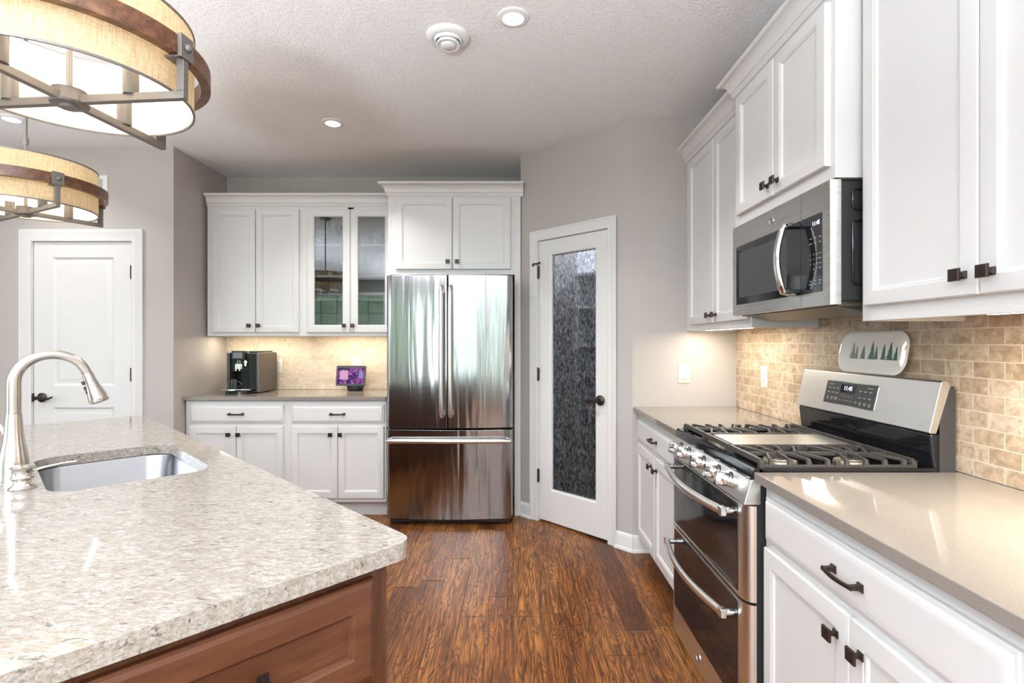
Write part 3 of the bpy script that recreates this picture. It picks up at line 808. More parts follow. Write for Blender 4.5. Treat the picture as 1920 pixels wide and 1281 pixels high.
# slanted control panel
b = MB().prism([(-.004, .806), (-.003, .812), (.019, .884), (.024, .886), (.05, .886), (.05, .806)], 'yz', 0, RW)
cpn = b.build('control_panel', 'steel', rg, smooth=30, bevel=.003)
for x in (.104, .206, .374, .519, .622):
    R = Matrix.Translation((x, .010, .848)) @ Matrix.Rotation(PI/2-.16, 4, 'X')
    k = MB().lathe([(.002, -.004), (.021, -.004), (.0225, .004), (.0225, .026), (.020, .029), (.002, .029)], (0, 0, 0), 28, R)
    k.bm.verts.ensure_lookup_table()
    g2 = MB(); g2.prism(rr(-.0095, .0095, -.0225, .0225, .004, 4), 'xy', .026, .050).xf(R)
    me_ = bpy.data.meshes.new('t'); g2.bm.to_mesh(me_); k.bm.from_mesh(me_); bpy.data.meshes.remove(me_); g2.bm.free()
    kb = k.build('burner_knob', 'chrome', rg, smooth=40)
    MB().lathe([(.002, -.006), (.029, -.006), (.029, -.001), (.024, .001), (.002, .001)], (0, 0, 0), 28, R).build('knob_bezel', 'black_matte', kb)
# oven doors
def dprof(i=0): return [(0, .036), (.003, .022), (.012, .010), (.030, .002), (.052, 0), (RW-.052, 0), (RW-.030, .002), (RW-.012, .010), (RW-.003, .022), (RW, .036)]
def bow_handle(par, z, z_m):
    b = MB(); P = []
    for k in range(0, 21):
        t = k/20; P.append((.072+.618*t, -.040-.036*math.sin(PI*t), z-.004*math.sin(PI*t)))
    b.tube(P, [.0125]+[.0135]*19+[.0125], 14, squash=(1.15, .8))
    h = b.build('handle', 'steel', par, smooth=60)
    for x in (.078, .684):
        c_ = MB()
        c_.tube([(x, -.044, z), (x, .0, z)], [.013, .011], 14)
        c_.box(x-.014, x+.014, -.052, -.030, z-.0155, z+.0155)
        c_.build('handle_mount', 'chrome', h, bevel=.004)
ud = MB().prism(dprof(), 'xy', .499, .802).build('upper_oven_door', 'steel', rg, smooth=40)
MB().prism(rr(.054, RW-.054, .512, .796, .004), 'xz', -.002, .004).build('oven_glass', 'black_gloss', ud)
b = MB()
for x in (.13, .22, .32, .42, .52, .62):
    for k in range(4): b.box(x-.034, x+.034, -.003, .001, .772+.0065*k, .7745+.0065*k)
b.build('vent_slots', 'dark_gap', ud)
bow_handle(ud, .764, 0)
ld = MB().prism(dprof(), 'xy', .022, .490).build('lower_oven_door', 'steel', rg, smooth=40)
MB().prism(rr(.054, RW-.054, .142, .478, .006), 'xz', -.002, .004).build('oven_glass', 'black_gloss', ld)
b = MB().prism(rr(.050, RW-.050, .138, .141, .001), 'xz', -.003, .002); b.build('glass_trim', 'chrome', ld)
bow_handle(ld, .430, 0)
badge(ld, .355, -.0005, .080, .018)
# backguard
bgd = MB().prism([(.600, .900), (.592, .95), (.583, 1.030), (.66, 1.030), (.66, .900)], 'yz', .004, RW-.004).build('backguard_base', 'black_gloss', rg, bevel=.010, seg=3)
MB().box(RW-.0038, RW-.0002, .610, .66, .90, 1.17).box(.0002, .0038, .610, .66, .90, 1.17).box(.004, RW-.004, .628, .66, 1.03, 1.178).build('backguard_side', 'charcoal', rg)
cb = MB().prism([(.577, 1.033), (.580, 1.030), (.60, 1.030), (.645, 1.180), (.640, 1.192), (.622, 1.197), (.615, 1.192)], 'yz', .0, RW).build('console', 'steel', rg, bevel=.004, seg=2, smooth=30)
ang = math.atan2(.038, .159)
TC = Matrix.Translation((0, .577+.038*.5, 1.033+.159*.5)) @ Matrix.Rotation(-ang, 4, 'X')
dp = MB().prism(rr(.197, .497, -.046, .044, .006), 'xz', -.0025, .004).xf(TC).build('display_panel', 'charcoal', cb)
MB().prism(rr(.194, .500, -.049, .047, .007), 'xz', -.0012, .003).xf(TC).build('display_bezel', 'chrome', cb)
MB().prism(rr(.292, .382, .002, .036, .003), 'xz', -.0030, .0).xf(TC).build('clock_window', 'black_gloss', dp)
MB().text('11:45', .024, TC @ Matrix.Translation((.337, -.0033, .021)) @ RXZ, .0002).build('clock_digits', 'digits', dp)
b = MB()
def tx(s_, x, z, sz=.0062): b.text(s_, sz, TC @ Matrix.Translation((x, -.0029, z)) @ RXZ, .0002)
tx('Upper Oven', .230, .032, .0058); tx('Lower Oven', .462, .032, .0058)
for k, s_ in enumerate(('Bake', 'Conv', 'Broil')): tx(s_, .222+.026*k, .017); tx(('Bake', 'Broil', 'Warm')[k], .412+.028*k, .017)
for k, s_ in enumerate(('Warm', 'Proof', 'Cancel')): tx(s_, .222+.026*k, -.002); tx(('Cancel', 'Conv', 'Roast')[k], .412+.028*k, -.008)
for k, s_ in enumerate(('Self', 'Steam', 'Remote')): tx(s_, .222+.026*k, -.022)
for k, s_ in enumerate(('Clean', 'Clean', 'Enable')): tx(s_, .222+.026*k, -.029)
for k in range(5): tx('12345'[k], .300+.017*k, -.012, .0075); tx('67890'[k], .300+.017*k, -.028, .0075)
for k, s_ in enumerate(('Start', 'Timer', 'Delay', 'Oven')): tx(s_, .396+.026*k, -.028); tx(('', 'Off', 'Cook', 'Light')[k], .396+.026*k, -.035)
b.build('button_legend', 'legend', dp)
# grates
def grate(x0, x1, y0, y1):
    b = MB(); zt, zb = .945, .931
    h = zt-zb; zc = (zt+zb)/2; wd = .010
    for x in (x0, x1):
        b.bar((x, y0, .9225), (x, y1, .9225), .011, .010)
    for y in (y0, y1): b.bar((x0, y, zc), (x1, y, zc), .012, .018)
    for x, y in ((x0, y0), (x1, y0), (x0, y1), (x1, y1), (x0, (y0+y1)/2), (x1, (y0+y1)/2)): b.box(x-.008, x+.008, y-.008, y+.008, .9122, zt-.004)
    cx = (x0+x1)/2
    b.bar((cx, y0, zc), (cx, y1, zc), .009, .012)
    n = 8
    for sgn, xe in ((-1, x0), (1, x1)):
        for k in range(n):
            y = y0+(y1-y0)*(k+.55)/n
            cyb = y0+(y1-y0)*(.25 if k < 4 else .75)
            # upturned finger: short tooth at the edge, then a bar slanting toward the burner
            b.loft([[(xe+sgn*.005, y-.009, .922), (xe+sgn*.005, y+.009, .922), (xe-sgn*.006, y+.009, .922), (xe-sgn*.006, y-.009, .922)],
                    [(xe+sgn*.002, y-.0045, zt), (xe+sgn*.002, y+.0045, zt), (xe-sgn*.020, y+.0085, zt), (xe-sgn*.020, y-.0005, zt)]])
            ty = cyb+(y-cyb)*.55
            far = .026 if k % 4 in (1, 2) else .004
            b.bar((xe-sgn*.016, y+.003, zt-.004), (cx+sgn*far, ty, zt-.004), .0085, .010)
    for cyb in (y0+(y1-y0)*.25, y0+(y1-y0)*.75):
        zig = [(cx-.055, cyb-.030), (cx-.018, cyb-.012), (cx-.012, cyb+.014), (cx+.012, cyb-.014), (cx+.018, cyb+.012), (cx+.055, cyb+.030)]
        for a, c_ in zip(zig, zig[1:]): b.bar((*a, zt-.004), (*c_, zt-.004), .009, .011)
    return b.build('grate', 'iron', rg, bevel=.0015, seg=1)
grate(.024, .252, .060, .545); grate(.510, .738, .060, .545)
b = MB()
for x in (.262, .500): b.bar((x, .060, .936), (x, .545, .936), .012, .018)
for y in (.060, .545): b.bar((.262, y, .938), (.500, y, .938), .012, .018)
for x in (.262, .500):
    for y in (.06, .30, .545): b.box(x-.007, x+.007, y-.008, y+.008, .9122, .93)
b.build('grate', 'iron', rg, bevel=.0015, seg=1)
b = MB().prism(rr(.274, .488, .085, .520, .015), 'xy', .930, .942)
b.build('griddle', 'griddle', rg, bevel=.003)
for x in (.138, .624):
    for y in (.18, .42):
        MB().lathe([(.001, 0), (.052, 0), (.050, .006), (.030, .008), (.028, .011), (.001, .011)], (x, y, .9115), 28).build('burner_base', 'burner', rg)
        MB().lathe([(.001, 0), (.026, 0), (.027, .003), (.023, .006), (.001, .0065)], (x, y, .922), 24).build('burner_cap', 'iron', rg)

# ------------------------------------------------------------------ platter
pt = thing('platter', 'white rectangular ceramic platter painted with green pine trees', 'platter', (1.357, 1.983, 1.1975), RR)
tilt = Matrix.Rotation(-.17, 4, 'X')
def rl(w_, h_, r, y): return [(p[0], y, p[1]) for p in rr(-w_, w_, .082-h_, .082+h_, r, 8)]
b = MB().loft([rl(.13, .045, .03, .012), rl(.165, .062, .04, .011), rl(.186, .080, .056, .003), rl(.189, .082, .058, -.001), rl(.187, .080, .056, -.003), rl(.176, .070, .048, -.001), rl(.150, .050, .034, .007), rl(.140, .044, .03, .008)])
po = b.xf(tilt).build('dish', 'ceramic', pt, smooth=60)
b = MB()
trees = [(-.114, .058, .020), (-.091, .045, .011), (-.053, .047, .019), (-.004, .062, .021), (.020, .045, .012), (.058, .053, .016), (.092, .059, .022), (.122, .044, .012)]
for x, h, wd in trees:
    zb = .058; L_, R_ = [], []
    n = 8
    for k in range(n):
        t = k/n; wl, wr = [wd*(1-t)**.9*random.uniform(.80, 1.2)+.0012 for _ in 'ab']
        L_ += [(x-wl, zb+h*(t-.02)), (x-wl*.50, zb+h*(t+.55/n)), (x-wl*.42, zb+h*(t+.9/n))]
        R_ += [(x+wr, zb+h*(t-.035)), (x+wr*.50, zb+h*(t+.5/n)), (x+wr*.42, zb+h*(t+.9/n))]
    pts = L_+[(x, zb+h*1.10)]+R_[::-1]
    b.prism(pts, 'xz', .0066, .0085)
b.xf(tilt).build('tree_design', 'green_paint', po)

# ------------------------------------------------------------------ outlets and switch
def plate(name, label, cat, loc, rz, wd=.075, h=.122, kind='outlet', group=None):
    t = thing(name, label, cat, loc, rz, group)
    MB().rects([(-wd/2, wd/2, -h/2, h/2, 0), (-wd/2, wd/2, -h/2, h/2, -.003), (-wd/2+.004, wd/2-.004, -h/2+.004, h/2-.004, -.0055)]).build('cover_plate', 'outlet', t)
    if kind == 'switch':
        MB().rects([(-.018, .018, -.034, .034, -.005), (-.018, .018, -.034, .034, -.0065), (-.0165, .0165, -.032, .032, -.009)]).build('rocker', 'outlet', t)
    else:
        for z in (-.020, .020):
            s = MB().prism(rr(-.0165, .0165, z-.014, z+.014, .006, 4), 'xz', -.0078, -.005).build('receptacle', 'outlet', t)
            MB().box(-.0075, -.005, -.0084, -.0075, z-.003, z+.006).box(.005, .0075, -.0084, -.0075, z-.003, z+.006).build('slots', 'black_matte', s)
    return t
plate('light_switch', 'white rocker light switch on the cream lit corner wall', 'switch', (1.074, 3.2495, 1.119), 0, kind='switch')
plate('wall_outlet', 'white duplex outlet on the tile left of the range', 'outlet', (XR-.0003, 2.88, 1.1225), RR)
plate('wall_outlet', 'white outlet on the back tile beside the coffee machine', 'outlet', (-2.012, YB-.0115, 1.1145), 0)
plate('wall_outlet', 'white outlet on the back tile behind the smart display', 'outlet', (-1.3336, YB-.0115, 1.118), 0)

# ------------------------------------------------------------------ under-cabinet lights
def undercab(label, loc, rz, length, watts):
    t = thing('under_cabinet_light', label, 'light', loc, rz, 'under cabinet strip lights')
    MB().box(-length/2, length/2, -.03, .03, -.004, 0).build('housing', 'white_plastic', t)
    MB().box(-length/2+.01, length/2-.01, -.024, .024, -.010, -.0042).build('diffuser', 'strip', t)
    a = area('under_cabinet_glow', (loc[0], loc[1], loc[2]-.013), (0, 0, rz), length-.02, .045, watts, (1, .925, .80))
    return t
undercab('thin strip light under the solid wall cabinet above the coffee machine', (-2.09, 4.23, 1.3788), 0, .60, 1.25)
undercab('thin strip light under the glass door cabinet', (-1.31, 4.25, 1.3788), 0, .55, 1.15)
undercab('glowing strip light under the far corner wall cabinet', (1.17, 2.86, 1.3965), PI/2, .60, 2.7)
undercab('strip light under the tall foreground wall cabinet', (1.17, 1.06, 1.3965), PI/2, .46, 7.5)

# ------------------------------------------------------------------ island
TI = math.radians(45.8)
PN = Vector((-.204, 1.075, 0))
RI = Matrix.Translation(PN) @ Matrix.Rotation(TI, 4, 'Z')
def isl(x, y, z=0): return tuple(RI @ Vector((x, y, z)))
# countertop with sink cut-out
def slab_with_hole(outer, inner, z0, z1):
    m = MB(); bm = m.bm; R = []
    for z in (z1, z0):
        lo = [bm.verts.new((*p, z)) for p in outer]; li = [bm.verts.new((*p, z)) for p in inner]
        ed = [bm.edges.new((l[k], l[(k+1) % len(l)])) for l in (lo, li) for k in range(len(l))]
        bmesh.ops.triangle_fill(bm, use_beauty=True, use_dissolve=False, edges=ed)
        R.append((lo, li))
    for a, b_ in zip(R[0], R[1]):
        for k in range(len(a)):
            j = (k+1) % len(a); bm.faces.new((a[k], a[j], b_[j], b_[k]))
    return m
outer = rr(-1.07, 0, 0, 2.59, .040, 8)
inner = rr(-.503, -.103, .957, 1.557, .075, 8)
o = slab_with_hole(outer, inner, .874, .91).build('island_countertop', 'granite', None, tuple(PN), bevel=.0035, rot=(0, 0, TI))
tag(o, 'cream speckled stone island countertop with a sink cut out', 'countertop')
ib = thing('kitchen_island', 'brown cherry wood island cabinet under the speckled countertop', 'kitchen island', tuple(PN), TI)
MB().box(-.90, -.068, .03, .95, .10, .873).box(-.90, -.068, 1.565, 2.56, .10, .873).box(-.90, -.51, .95, 1.565, .10, .873).box(-.51, -.068, .95, 1.565, .10, .66).box(-.096, -.068, .95, 1.565, .66, .873).build('carcass', 'cherry', ib)
MB().box(-.068, -.0484, .03, 2.56, .10, .873).build('face_frame', 'cherry', ib, bevel=.001)
MB().box(-.88, -.12, .09, 2.50, 0, .10).build('toe_kick', 'cherry', ib)
def idoor(x0, x1, z0, z1, nm):
    def r(i, j, y): return (x0+i, x1-i, z0+j, z1-j, y)
    T = .020; st = .053
    d = MB().rects([r(0, 0, .03), r(0, 0, .03-T+.008), r(.004, .004, .03-T+.003), r(.012, .012, .03-T), r(st-.008, st, .03-T), r(st-.004, st+.004, .03-T+.003), r(st, st+.008, .03-T+.010), r(st+.001, st+.009, .03-T+.011)]).build(nm, 'cherry_rail' if nm == 'drawer_front' else 'cherry', ib, smooth=20)
    return d
for x1 in (-.085,):
    d = idoor(x1-.45, x1, .655, .852, 'drawer_front'); pull(d, x1-.262, .752, .010)
    d = idoor(x1-.45, x1, .13, .640, 'door')
d = idoor(-.89, -.55, .655, .852, 'drawer_front'); pull(d, -.72, .745, .010)
idoor(-.89, -.55, .13, .640, 'door')
# sink
def sl(i, r, z): return [(*p, z) for p in rr(-.503-i, -.103+i, .957-i, 1.557+i, r, 8)]
b = MB().loft([sl(.030, .09, .8735), sl(.006, .080, .8735), sl(.003, .078, .868), sl(-.004, .074, .72), sl(-.016, .066, .700), sl(-.045, .05, .693)], False, True)
o = b.build('sink', 'sink_steel', None, tuple(PN), rot=(0, 0, TI), smooth=60)
s_ = o.modifiers.new('thick', 'SOLIDIFY'); s_.thickness = .0015; s_.offset = -1
tag(o, 'stainless steel undermount sink basin in the island countertop', 'sink')
MB().lathe([(.001, 0), (.040, 0), (.044, .002), (.040, .004), (.030, .001), (.001, .001)], (-.303, 1.257, .6935), 28).build('drain', 'chrome', o)
# faucet
fa = thing('faucet', 'brushed nickel gooseneck pull down kitchen faucet behind the sink', 'faucet', isl(-.561, 1.234, .91), TI)
b = MB().lathe([(.001, 0), (.0385, 0), (.0385, .004), (.0375, .010), (.0365, .03), (.0350, .055), (.0305, .085), (.0250, .115), (.0215, .145), (.0195, .18), (.0182, .197), (.001, .197)], (0, 0, 0), 36)
b.build('column', 'nickel', fa, smooth=50)
P = [(0, 0, .1975), (0, 0, .24), (0, 0, .28)]; cx_, cz_, rad = .086, .286, .086
for k in range(0, 25):
    a = PI-(PI*.915)*k/24; P.append((cx_+rad*math.cos(a)*1.0, 0, cz_+rad*math.sin(a)*.97))
P0 = Vector(P[-1]); dirv = (Vector(P[-1])-Vector(P[-2])).normalized()
b = MB().tube(P, [.0170, .0170, .0168]+[.0168-.0030*min(1, k/10) for k in range(25)], 20)
b.build('spout', 'nickel', fa, smooth=50)
q = dirv.to_track_quat('Z', 'X').to_matrix().to_4x4(); q.translation = P0
sh = MB().lathe([(.001, .0), (.0150, .0), (.0155, .003), (.0165, .025), (.0205, .05), (.0265, .082), (.0275, .094), (.025, .098), (.001, .098)], (0, 0, 0), 32, q).build('spray_head', 'nickel', fa, smooth=50)
b = MB()
for t_ in (.026, .044, .058): b.box(-.006, .006, -.024, -.014, t_-.006, t_+.006)
b.xf(q @ Matrix.Rotation(PI*.5, 4, 'Z') @ Matrix.Rotation(PI, 4, 'Z')).build('spray_button', 'charcoal', sh, bevel=.002)
b = MB().tube([(0, .02, .10), (0, .048, .105)], .013, 16).tube([(-.004, .045, .105), (-.018, .055, .125), (-.03, .058, .155), (-.036, .058, .17)], [.010, .010, .008, .004], 14, squash=(1.3, .6))
b.build('side_lever', 'nickel', fa, smooth=60)
# soap dispenser
sd = thing('soap_dispenser', 'brushed nickel soap dispenser pump beside the faucet', 'soap dispenser', isl(-.548, 1.092, .91), TI)
MB().lathe([(.001, 0), (.030, 0), (.031, .003), (.024, .009), (.019, .014), (.0185, .024), (.024, .028), (.026, .032), (.0225, .036), (.0225, .052), (.026, .057), (.028, .060), (.020, .064), (.001, .066)], (0, 0, 0), 32).build('pump', 'nickel', sd, smooth=50)
MB().tube([(.015, 0, .046), (.05, 0, .052), (.085, 0, .056), (.115, 0, .056)], [.0055, .005, .0048, .0055], 12, squash=(.8, 1.1)).build('spout', 'nickel', sd, smooth=60)

# ------------------------------------------------------------------ pendants
def pendant(label, x, y, rz):
    t = thing('pendant_light', label, 'pendant light', (x, y, 1.885), rz, 'drum pendants over the island')
    R0, ZB, ZT = .251, .018, .214
    n = 64
    def cl(r, z): return [(r*math.cos(2*PI*k/n), r*math.sin(2*PI*k/n), z) for k in range(n)]
    s = MB().loft([cl(R0, ZB), cl(R0, ZT)], False, False).build('shade', 'linen', t, smooth=60)
    MB().loft([cl(R0-.004, ZB+.002), cl(R0-.004, ZT-.002)], False, False).build('liner', 'liner', s, smooth=60)
    MB().loft([cl(R0+.002, ZB-.001), cl(R0+.002, ZB+.004), cl(R0-.002, ZB+.004), cl(R0-.002, ZB-.001)], ring=True).loft([cl(R0+.002, ZT-.004), cl(R0+.002, ZT+.001), cl(R0-.002, ZT+.001), cl(R0-.002, ZT-.004)], ring=True).build('shade_hem', 'pewter', s)
    MB().loft([cl(.288, .090), cl(.288, .133), cl(.266, .133), cl(.266, .090)], ring=True).build('wood_ring', 'ring_wood', t, smooth=50)
    MB().lathe([(.001, -.016), (.018, -.016), (.020, -.011), (.024, -.010), (.037, -.008), (.039, -.004), (.034, .0), (.032, .022), (.034, .026), (.001, .026)], (0, 0, 0), 32).build('hub', 'pewter', t, smooth=40)
    MB().lathe([(.0065, .026), (.0065, HC-1.885-.02)], (0, 0, 0), 14).lathe([(.011, .30), (.011, .33)], (0, 0, 0), 14).build('stem', 'pewter', t)
    MB().lathe([(.001, HC-1.885), (.065, HC-1.885), (.065, HC-1.885-.012), (.05, HC-1.885-.022), (.015, HC-1.885-.03), (.001, HC-1.885-.03)], (0, 0, 0), 32).build('canopy', 'pewter', t)
    for k in range(4):
        a = k*PI/2; c_, s2 = math.cos(a), math.sin(a)
        Rk = Matrix.Rotation(a, 4, 'Z')
        b = MB().box(.030, .292, -.008, .008, -.006, .012).box(.274, .292, -.008, .008, .012, .088)
        ar = b.xf(Rk).build('arm', 'pewter', t, bevel=.001)
        b = MB().box(.286, .296, -.020, .020, .084, .138).box(.2525, .292, -.020, .020, .084, .0885).ball((.297, 0, .111), .009)
        b.xf(Rk).build('clamp', 'pewter', ar, bevel=.001)
        sk = MB().lathe([(.001, .010), (.0155, .010), (.0165, .014), (.0165, .070), (.001, .070)], (.155, 0, 0), 20).xf(Rk).build('socket', 'pewter', t)
        MB().lathe([(.001, .070), (.010, .072), (.012, .080), (.020, .098), (.021, .112), (.016, .130), (.006, .142), (.001, .144)], (.155, 0, 0), 18).xf(Rk).build('bulb', 'bulb', sk)
        q_ = Matrix.Translation((x, y, 1.885)) @ Matrix.Rotation(rz, 4, 'Z') @ Rk
        point('pendant_bulb_light', tuple(q_ @ Vector((.155, 0, .175))), PEND_W, (1, .86, .66), .03)
    return t
PEND_W = .5
pendant('near drum pendant with burlap shade and wood ring, cut by the photo corner', -1.046, 1.22, math.radians(-5))
pendant('far drum pendant with burlap shade and wood ring, nearer the two panel door', -2.148, 2.28, math.radians(-27))

# ------------------------------------------------------------------ ceiling fixtures
def can(label, x, y, watts=11):
    t = thing('recessed_light', label, 'ceiling light', (x, y, HC), 0, 'recessed ceiling lights')
    MB().lathe([(.046, -.010), (.052, -.010), (.068, -.005), (.070, -.001), (.070, 0), (.046, 0)], (0, 0, 0), 40, None, False, False).build('trim_ring', 'white_plastic', t)
    MB().lathe([(.001, -.0085), (.046, -.0085), (.046, -.001), (.001, -.001)], (0, 0, 0), 40).build('lens', 'lens', t)
    l = bpy.data.lights.new('can_light', 'AREA'); l.shape = 'DISK'; l.size = .09; l.energy = watts; l.color = (1, .96, .92); l.spread = math.radians(115)
    o = bpy.data.objects.new('can_light', l); COL.objects.link(o); o.location = (x, y, HC-.012)
    return t
can('lit recessed ceiling light beside the round air diffuser', 0.0, 2.248)
can('lit recessed ceiling light in front of the back wall cabinets', -1.16, 3.33)
can('lit recessed ceiling light above the far pendant near the left wall', -3.17, 3.27, 4)
dv = thing('ceiling_diffuser', 'round white stepped air diffuser on the ceiling', 'vent', (-.30, 2.39, HC))
MB().lathe([(.100, 0), (.100, -.008), (.094, -.014), (.076, -.022), (.070, -.020), (.070, 0)], (0, 0, 0), 48, None, False, False).build('outer_ring', 'white_plastic', dv, smooth=50)
MB().lathe([(.070, -.014), (.066, -.020), (.064, -.030), (.060, -.032), (.056, -.028), (.050, -.010)], (0, 0, 0), 48, None, False, False).build('middle_ring', 'white_plastic', dv, smooth=50)
MB().lathe([(.046, -.022), (.056, -.040), (.056, -.044), (.050, -.046), (.036, -.038), (.034, -.036), (.034, -.046), (.030, -.050), (.001, -.050)], (0, 0, 0), 48, None, False, True).build('center_cone', 'white_plastic', dv, smooth=50)
MB().lathe([(.001, -.002), (.070, -.002), (.070, 0), (.001, 0)], (0, 0, 0), 40).lathe([(.008, -.040), (.008, 0)], (0, 0, 0), 12).build('throat', 'charcoal', dv)

# ------------------------------------------------------------------ coffee machine
cm = thing('coffee_machine', 'black and taupe automatic coffee machine with small screen', 'coffee machine', (-2.263, 4.085, .91))
CW = .263
MB().prism([(.012, .004), (.30, .012), (.30, .315), (.28, .322), (.004, .322), (.0, .31), (.0, .01)], 'yz', CW-.028, CW).build('side_panel', 'taupe_metal', cm, bevel=.006, seg=3)
MB().prism([(.012, .004), (.30, .012), (.30, .315), (.28, .322), (.004, .322), (.0, .31), (.0, .01)], 'yz', 0, .024).build('side_panel', 'charcoal', cm, bevel=.006, seg=3)
MB().box(.024, CW-.028, .09, .295, .010, .318).box(.024, .20, .02, .09, .17, .318).build('body', 'black_satin', cm, bevel=.004)
MB().box(.165, CW-.028, .010, .09, .02, .318).build('front_column', 'black_satin', cm, bevel=.006)
MB().box(.10, .235, .14, .28, .318, .333).build('bean_hopper_lid', 'charcoal', cm, bevel=.004)
dh = MB().box(.040, .143, -.006, .05, .268, .336).build('screen_housing', 'black_matte', cm, bevel=.004)
simple('lcd', (.16, .18, .20), .12, nb=0)
MB().box(.054, .128, -.0072, -.005, .278, .324).build('screen', 'lcd', dh)
lg = MB().lathe([(.0125, 0), (.0155, 0), (.0155, .002), (.0125, .002)], (0, 0, 0), 28, Matrix.Translation((.088, .018, .246)) @ Matrix.Rotation(PI/2, 4, 'X'), False, False).text('jura', .0125, Matrix.Translation((.088, .0185, .246)) @ RXZ, .0006)
lg.build('logo', 'outlet', cm)
MB().box(.066, .078, .0, .03, .175, .222).box(.096, .108, .0, .03, .175, .222).box(.058, .116, .012, .05, .19, .232).build('coffee_spout', 'chrome', cm, bevel=.003)
MB().lathe([(.001, 0), (.014, 0), (.014, .02), (.001, .02)], (0, 0, 0), 20, Matrix.Translation((.150, .02, .245)) @ Matrix.Rotation(PI/2, 4, 'X')).box(.142, .160, -.004, .02, .215, .262).build('milk_spout', 'chrome', cm, bevel=.002)
MB().prism([(-.045, .005), (-.03, -.050), (.02, -.082), (.16, -.082), (.205, -.06), (.218, .005), (.218, .085), (-.005, .085)], 'xy', .026, .040).build('drip_tray', 'chrome', cm, bevel=.003)
MB().prism([(-.005, .005), (.01, -.040), (.03, -.060), (.15, -.060), (.18, -.04), (.19, .02), (.19, .085), (.0, .085)], 'xy', .0, .026).build('tray_base', 'black_gloss', cm, bevel=.003)
def mug(name, label, loc, r, h, mat, rz=0, cat='mug', taper=1., group=None, handle=True):
    t = thing(name, label, cat, loc, rz, group)
    MB().lathe([(.001, 0), (r*taper*.96, 0), (r*taper, .004), (r, h*.9), (r, h), (r-.003, h), (r*taper-.003, .006), (.001, .006)], (0, 0, 0), 28).build('body', mat, t, smooth=50)
    if handle:
        P_ = [(r-.002+.032*math.sin(PI*k/10), 0, h*.20+h*.60*k/10) for k in range(11)]
        MB().tube(P_, .0042, 10).build('handle', mat, t, smooth=60)
    return t
mug('glass_mug', 'small clear glass mug on the coffee machine tray', (-2.176, 4.035, .9505), .031, .074, 'glassware')

# ------------------------------------------------------------------ smart display
sm = thing('smart_display', 'black smart display with a purple picture on its screen', 'smart display', (-1.335, 4.33, .91), math.radians(-4))
MB().lathe([(.001, 0), (.056, 0), (.062, .004), (.069, .03), (.069, .055), (.066, .062), (.001, .063)], (.016, 0, 0), 40).build('base', 'black_matte', sm, smooth=50)
Tt = Matrix.Translation((0, -.062, .126)) @ Matrix.Rotation(-.16, 4, 'X')
hs = MB().prism(rr(-.125, .125, -.082, .086, .012), 'xz', 0, .014).box(-.03, .05, .012, .05, -.05, .03).xf(Tt).build('screen_housing', 'charcoal', sm, bevel=.003)
MB().prism(rr(-.112, .112, -.067, .067, .003), 'xz', -.0018, .002).xf(Tt).build('screen', 'screen', hs)
emit('tile_pink', (.85, .45, .72), .75); emit('tile_lilac', (.42, .40, .85), .6)
MB().prism(rr(-.092, -.022, -.030, .045, .003), 'xz', -.0026, -.0016).xf(Tt).build('picture_tile', 'tile_pink', hs)
MB().prism(rr(.068, .105, -.022, .038, .012), 'xz', -.0026, -.0016).xf(Tt).build('picture_tile', 'tile_lilac', hs)
MB().lathe([(.001, 0), (.004, 0), (.004, .001), (.001, .001)], (0, 0, 0), 12, Tt @ Matrix.Translation((.10, -.001, .077)) @ Matrix.Rotation(PI/2, 4, 'X')).build('camera_lens', 'pewter', hs)

# ------------------------------------------------------------------ contents of the glass cabinet
YS = 4.235
z3, z2, z1 = SH[2], SH[1], SH[0]
mug('beer_stein', 'patterned stein on the top shelf behind the left glass door', (-1.575, YS, z3), .044, .125, 'stein', PI, 'stein')
def glassobj(name, label, cat, x, y, z, prof, mat, seg=28, extra=None):
    t = thing(name, label, cat, (x, y, z))
    MB().lathe(prof, (0, 0, 0), seg).build('body', mat, t, smooth=50)
    if extra: extra(t)
    return t
glassobj('decanter', 'tall clear glass decanter on the top shelf beside the stein', 'decanter', -1.474, YS, z3,
         [(.001, 0), (.034, 0), (.038, .02), (.036, .06), (.024, .10), (.022, .14), (.032, .175), (.034, .19), (.031, .19), (.020, .14), (.033, .06), (.034, .008), (.001, .008)], 'glassware',
         extra=lambda t: MB().ball((0, 0, .205), .020).build('stopper', 'glassware', t))
glassobj('goblet', 'dark rimmed stem glass on the top shelf right of the decanter', 'glass', -1.404, YS-.045, z3,
         [(.001, 0), (.028, 0), (.028, .003), (.006, .008), (.005, .07), (.012, .08), (.026, .10), (.030, .14), (.028, .14), (.001, .088)], 'glassware',
         extra=lambda t: MB().lathe([(.0305, .130), (.0315, .150), (.029, .152)], (0, 0, 0), 24, None, False, False).build('rim', 'black_gloss', t))
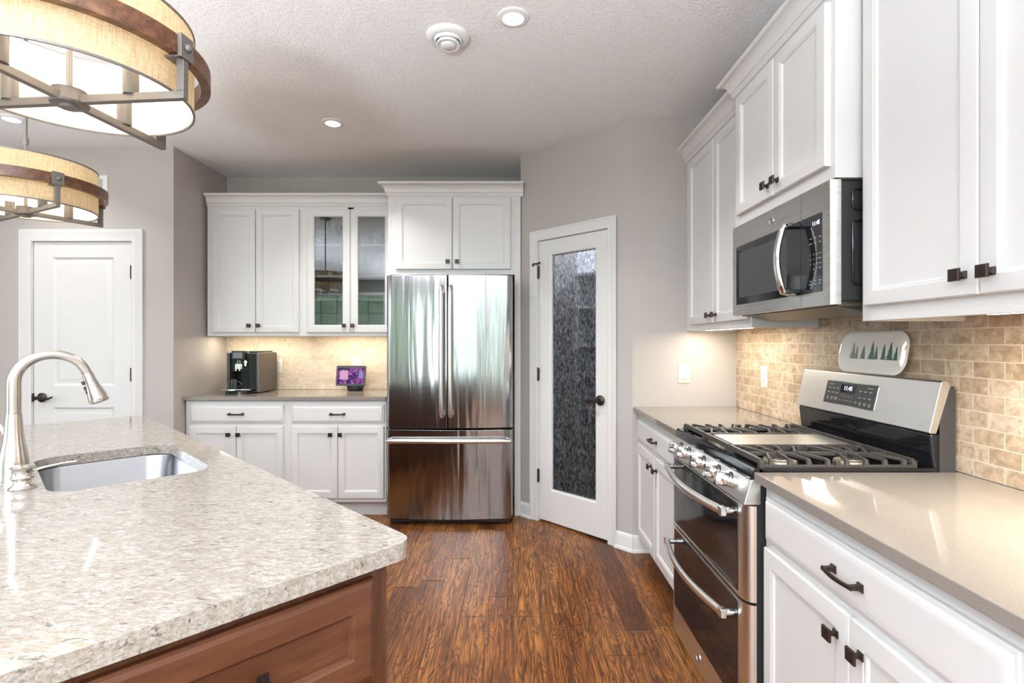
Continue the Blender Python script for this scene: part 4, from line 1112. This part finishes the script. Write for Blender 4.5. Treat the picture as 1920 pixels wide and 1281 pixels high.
glassobj('bowl', 'blue and white patterned bowl on the top shelf behind the right glass door', 'bowl', -1.215, YS, z3,
         [(.001, 0), (.045, 0), (.055, .02), (.060, .07), (.064, .078), (.060, .080), (.055, .07), (.050, .02), (.001, .012)], 'blue_white')
jg = glassobj('pitcher', 'blue and white patterned pitcher on the top shelf right side', 'pitcher', -1.108, YS, z3,
         [(.001, 0), (.040, 0), (.050, .03), (.046, .085), (.034, .11), (.037, .125), (.034, .125), (.030, .11), (.042, .08), (.001, .01)], 'blue_white',
         extra=lambda t: MB().tube([(.034+.028*math.sin(PI*k/10), 0, .03+.075*k/10) for k in range(11)], .005, 10).build('handle', 'blue_white', t))
def jar(label, x, y, r, h, lid, mat='glass_blue'):
    return glassobj('jar', label, 'jar', x, y, z2, [(.001, 0), (r, 0), (r, h*.80), (r*.86, h*.88), (r*.86, h), (r*.80, h), (r*.94, h*.78), (r*.94, .006), (.001, .006)], mat,
             extra=lambda t: MB().lathe([(.001, h-.012), (r*.92, h-.012), (r*.92, h+.006), (r*.86, h+.009), (.001, h+.009)], (0, 0, 0), 24).build('lid', lid, t))
jar('tall clear jar with brass lid on the middle shelf, left end', -1.590, YS, .036, .145, 'brass')
jar('clear jar with dark blue lid on the middle shelf', -1.478, YS-.03, .042, .105, 'slate_lid')
jar('clear jar with bronze lid behind the blue lidded jar', -1.425, YS+.06, .038, .128, 'copper')
def pint(label, x):
    return glassobj('beer_glass', label, 'glass', x, YS, z2, [(.001, 0), (.030, 0), (.030, .008), (.022, .018), (.026, .06), (.040, .125), (.036, .165), (.031, .180), (.029, .180), (.038, .125), (.022, .03), (.001, .02)], 'glassware',
             extra=lambda t: MB().lathe([(.001, 0), (.019, 0), (.019, .002), (.001, .002)], (0, 0, 0), 24, Matrix.Translation((-.004, -.0405, .115)) @ Matrix.Rotation(PI/2, 4, 'X')).build('emblem', 'teal', t))
pint('tulip beer glass with teal emblem behind the right glass door, left of two', -1.240)
pint('tulip beer glass with teal emblem behind the right glass door, right of two', -1.118)
mug('mug', 'blue and white patterned mug on the third shelf', (-1.568, YS, z1), .038, .080, 'blue_white', 0)
